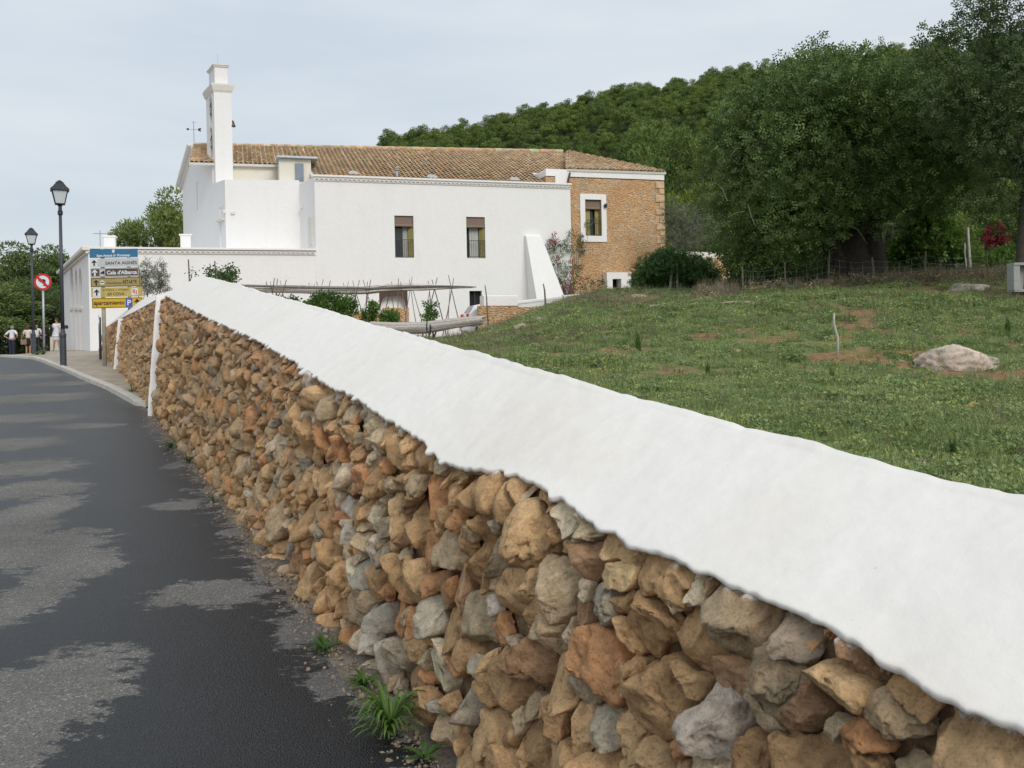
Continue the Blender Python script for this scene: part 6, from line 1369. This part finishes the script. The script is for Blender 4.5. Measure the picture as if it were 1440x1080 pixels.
def field_pts(n, ylo, yhi, seed, dens=None, ulo=-.14, uhi=.66, tmin=.75):
    r = np.random.default_rng(seed); Y = r.uniform(ylo, yhi, n); X = Y*r.uniform(ulo, uhi, n); s, t = st(X, Y); k = t > tmin
    if dens is not None: k &= r.uniform(0, 1, n) < dens(X, Y)
    X, Y = X[k], Y[k]; return np.stack([X, Y, ground_z(X, Y)-.005], 1), r
def g_d(X, Y):
    q = sm((fb2(X, Y, .55, 4, 3.)*.6+fb2(X, Y, 1.7, 3, 9.)*.6-.02)/.25); d = 1-.93*q
    for (px, py, r_1) in DIRT: p = GP(px, py); d = d*(1-.9*(np.hypot((X-p.x)/1.5, Y-p.y) < r_1*.8))
    return d*np.interp(Y, [14, 20, 30], [1, .9, .7])*(.25+.75*sm((fb2(X, Y, 1.1, 3, 61.)+.45)/.5))
DIRT = [(1015, 541, .4), (1060, 545, .35)]
pts, r = field_pts(72000, 3.0, 34, 5, g_d); print('grass', len(pts))
scatter('meadow_grass', pts, r.uniform(.5, 1.3, len(pts))*(1+.5*sm(fb2(pts[:, 0], pts[:, 1], .9, 3, 71.)*2+.2))*np.interp(pts[:, 1], [3, 12, 30], [.75, 1.0, 1.6]), gk, 'short green grass and herbs covering the field', 'grass')
pts, r = field_pts(14000, 4, 36, 6, lambda X, Y: np.interp(Y, [3, 10, 15, 19, 24, 36], [.45, .45, .5, .75, .9, .9])*sm((fb2(X, Y, .6, 3, 44.)+.3)/.4)*(.30+.70*sm((.16-X/Y)/.08))); print('scrub', len(pts))
scatter('dry_scrub', pts, r.uniform(.5, 1.3, len(pts))*np.interp(pts[:, 1], [5, 15, 24], [.5, .8, 1.35]), dk, 'dry brown and grey scrub on the bank at the back of the field', 'scrub')
# tall weeds at the foot of the hedge line
hk = kinds('hedge_kinds', [herb(31, 90, .06, .22), blades(32, 50, .2, .55, .15, .008, .6), herb(33, 80, .05, .3)], M['grassdry'])
pts, r = field_pts(1100, 22.8, 27.5, 8, lambda X, Y: 1.*(X/Y > .22)); scatter('tall_dry_weeds', pts, r.uniform(.5, 1.25, len(pts)), hk, 'tall grey and brown weeds along the wire fence under the trees', 'weeds')
# single tufts one can pick out
tuft = blades(71, 60, .18, .42, .05, .011, .35, 4); tm = tuft.build('grass_tuft', M['weed']); me0 = tm.data; bpy.data.objects.remove(tm, do_unlink=True)
tsp = [(898, 494, 1.0, 'tallest bright grass tuft standing left of the middle of the field'), (878, 492, .6, 'short grass tuft just left of the tallest bright one'), (926, 553, .6, 'grass tuft closest to the wall cap below the tallest tuft'), (996, 530, .8, 'dark grass tuft just left of the orange dirt patch'), (1170, 535, .7, 'grass tuft below the pale pointed stake'), (1208, 590, .7, 'grass tuft in the lower middle of the field near the cap'), (1340, 640, .9, 'grass tuft nearest the wall cap at lower right'), (1418, 470, .9, 'grass tuft behind and right of the boulder'), (1260, 560, .5, 'small grass tuft midway between the boulder and the cap')]
for (x, y, s_, lb) in tsp:
    p = GP(x, y); o = bpy.data.objects.new('grass_tuft', me0); C.objects.link(o); o.location = p; k = s_*p.y/14*1.0; o.scale = (k, k, k); o.rotation_euler = (0, 0, x*.7); tag(o, lb, 'grass tuft', 'grass tufts in the field')
# --- rocks
def rock(name, x, y, w_px, h_px, label, colr, seed, cat='rock', sub=4, embed=.35):
    p = GP(x, y); k = p.y/F; V, Fc = ico(sub); V = V.copy(); r = np.random.default_rng(seed)
    for _ in range(9): nn = r.normal(size=3); nn /= np.linalg.norm(nn); V = V-np.maximum(V @ nn-r.uniform(.6, .85), 0)[:, None]*nn*.9
    V = V*(1+.25*fbm(V*1.5+seed, 4)+.12*(1-2*np.abs(fbm(V*3+seed, 3)))+.07*fbm(V*9+seed, 4))[:, None]; hw = w_px*k/2*1.1; hh = h_px*k*(.88 if name == 'boulder' else .75)
    V = V*np.array((hw, hw*.8, hh)); V[:, 2] += hh*(1-embed)-.3*hh; o = npmesh(name, V+np.array(p)+np.array((0, hw*.4, 0)), Fc, M['fieldrock'], None, np.tile(np.array(colr)*1., (len(V), 1)), True, loc=tuple(p)); return tag(o, label, cat)
m, t, N, L, P = newmat('field_rock'); P.inputs['Roughness'].default_value = .95
at = N.new('ShaderNodeAttribute'); at.attribute_name = 'Col'; g = N.new('ShaderNodeNewGeometry').outputs['Position']; na = noise_node(N, L, g, 7, 8, .7); ra = ramp(N, L, na.outputs['Fac'], [(.3, .5), (.7, 1.4)]); nb = noise_node(N, L, g, 2.2, 4); rb = ramp(N, L, nb.outputs['Fac'], [(.45, 0.), (.7, .6)])
c = mixc(N, L, rb.outputs[0], at.outputs['Color'], (.26, .25, .22)); c = mixc(N, L, 1., c, ra.outputs[0], 'MULTIPLY'); L.new(c, P.inputs['Base Color']); add_bump(N, L, P, na.outputs['Fac'], .9, .05); M['fieldrock'] = m
rock('boulder', 1358, 521, 98, 34, 'large pale pinkish boulder lying in the grass', (.60, .49, .40), 3, 'boulder', 5, .45)
for q, (x, y, w_, h_, lb, cl_) in enumerate(((1370, 575, 20, 9, 'small bright orange stone in front of the boulder', (.55, .32, .13)), (1036, 498, 15, 7, 'small pale orange stone in the middle of the field', (.52, .36, .24)), (1268, 510, 10, 5, 'small dull stone left of the boulder', (.42, .33, .24)), (737, 466, 26, 12, 'pale rock poking out of the brown scrub bank, left one', (.52, .42, .32)), (762, 455, 20, 9, 'pale rock poking out of the scrub bank, right of a similar one', (.50, .38, .28)), (930, 434, 50, 7, 'flat pale rock ledge on the bank below the round bush', (.52, .44, .34)), (1048, 428, 60, 5, 'long flat rock ledge on the bank left of the wire fence', (.48, .38, .27)), (900, 418, 22, 5, 'small flat stone on the bank crest in front of the round bush', (.55, .45, .33)), (1362, 408, 60, 10, 'broad grey rock at the foot of the trees near the concrete box', (.40, .36, .30)), (1290, 468, 8, 5, 'tiny pale stone by the dark twig', (.6, .56, .5)), (1248, 606, 8, 4, 'tiny orange stone in the lower middle of the field', (.5, .3, .15)), (950, 463, 12, 4, 'tiny pale stone near the tallest grass tuft', (.5, .4, .3)))):
    rock('field_stone', x, y, w_, h_, lb, cl_, 11+q, 'stone', 3)
# --- weeds at the foot of the wall
def rosette(n, ln, w, seed, up_=.6):
    r = random.Random(seed); b = MB()
    for i in range(n):
        a = r.uniform(0, 2*pi); d = Vector((cos(a), sin(a), 0)); sd = Vector((-d.y, d.x, 0)); L_ = ln*r.uniform(.55, 1.1); u_ = up_*r.uniform(.3, 1.3); vs = []; K = 6
        for k in range(K): f = k/(K-1); q = d*(L_*f*(.95))+UP*(L_*u_*(f-.75*f*f)*1.5+.01); ww = w*sin(pi*(.12+.86*f))*.5*(1 if k < K-1 else .1); vs += [q-sd*ww, q+UP*(-.15*ww), q+sd*ww]
        b.add(vs, [(3*k+j, 3*k+j+1, 3*k+j+4, 3*k+j+3) for k in range(K-1) for j in (0, 1)])
    return b
def onroad(x, y): return GP(x, y)
for (x, y, n, ln, w, u_, lb) in ((548, 1038, 85, .17, .013, 1.6, 'biggest bright green weed tuft at the foot of the stone wall'), (513, 972, 22, .10, .014, 1.1, 'leafy weed just behind the biggest tuft by the wall'), (458, 918, 30, .12, .012, .9, 'low green weed where the asphalt meets the wall, third from the front'), (597, 1072, 12, .09, .022, .9, 'small broad-leaved weed at the bottom edge below the wall'), (240, 632, 24, .16, .016, 1.2, 'green weed by the wall foot near the nearer white strip'), (266, 652, 20, .13, .014, 1.2, 'green weed by the wall foot, just in front of the one near the strip'), (186, 556, 26, .22, .02, 1.3, 'green weed in the corner where the kerb meets the wall'), (300, 708, 10, .09, .012, 1.2, 'tiny weed between wall and asphalt in the middle distance')):
    p = GP(x, y); b = rosette(n, ln, w, int(x), u_); me = b.build('weed', M['weed']); me.location = p; tag(me, lb, 'weed', 'weeds along the foot of the wall')
b = rosette(26, .34, .05, 4, 1.7); p = at_px(60, 30.2); a_ = b.build('agave', M['olive']); a_.location = p+UP*.04; tag(a_, 'pale spiky agave clump around the round sign post', 'agave')
b = rosette(40, .30, .02, 5, 1.0); p = at_px(52, 29.8); a_ = b.build('grass_clump', M['weed']); a_.location = p+UP*.04; tag(a_, 'flat green clump between the farther lamp and the round sign', 'grass clump')
# loose gravel and crumbs at the foot of the wall
gv = bpy.data.collections.new('gravel_kinds'); M['pebble'] = mat('pebble', (.26, .20, .145), .95, .4, 30)
for q in range(4):
    V, Fc = ico(2); V = V*(1+.35*noise(V*1.6+q*9))[:, None]*np.array((1, .8, .6)); me = rawmesh('pebble', V, Fc, M['pebble']); gv.objects.link(bpy.data.objects.new('pebble', me))
r = np.random.default_rng(12); n = 2600; s = -1.2+12*r.uniform(0, 1, n)**1.6; t_ = -.02-np.abs(r.normal(size=n))*.08; x, y = from_st(s, t_); z = ground_z(x, y)
scatter('gravel', np.stack([x, y, z+.008], 1), np.clip(r.lognormal(-5.35, .55, n), .002, .022), gv, 'loose gravel and stone crumbs along the foot of the wall', 'gravel', 1.5)
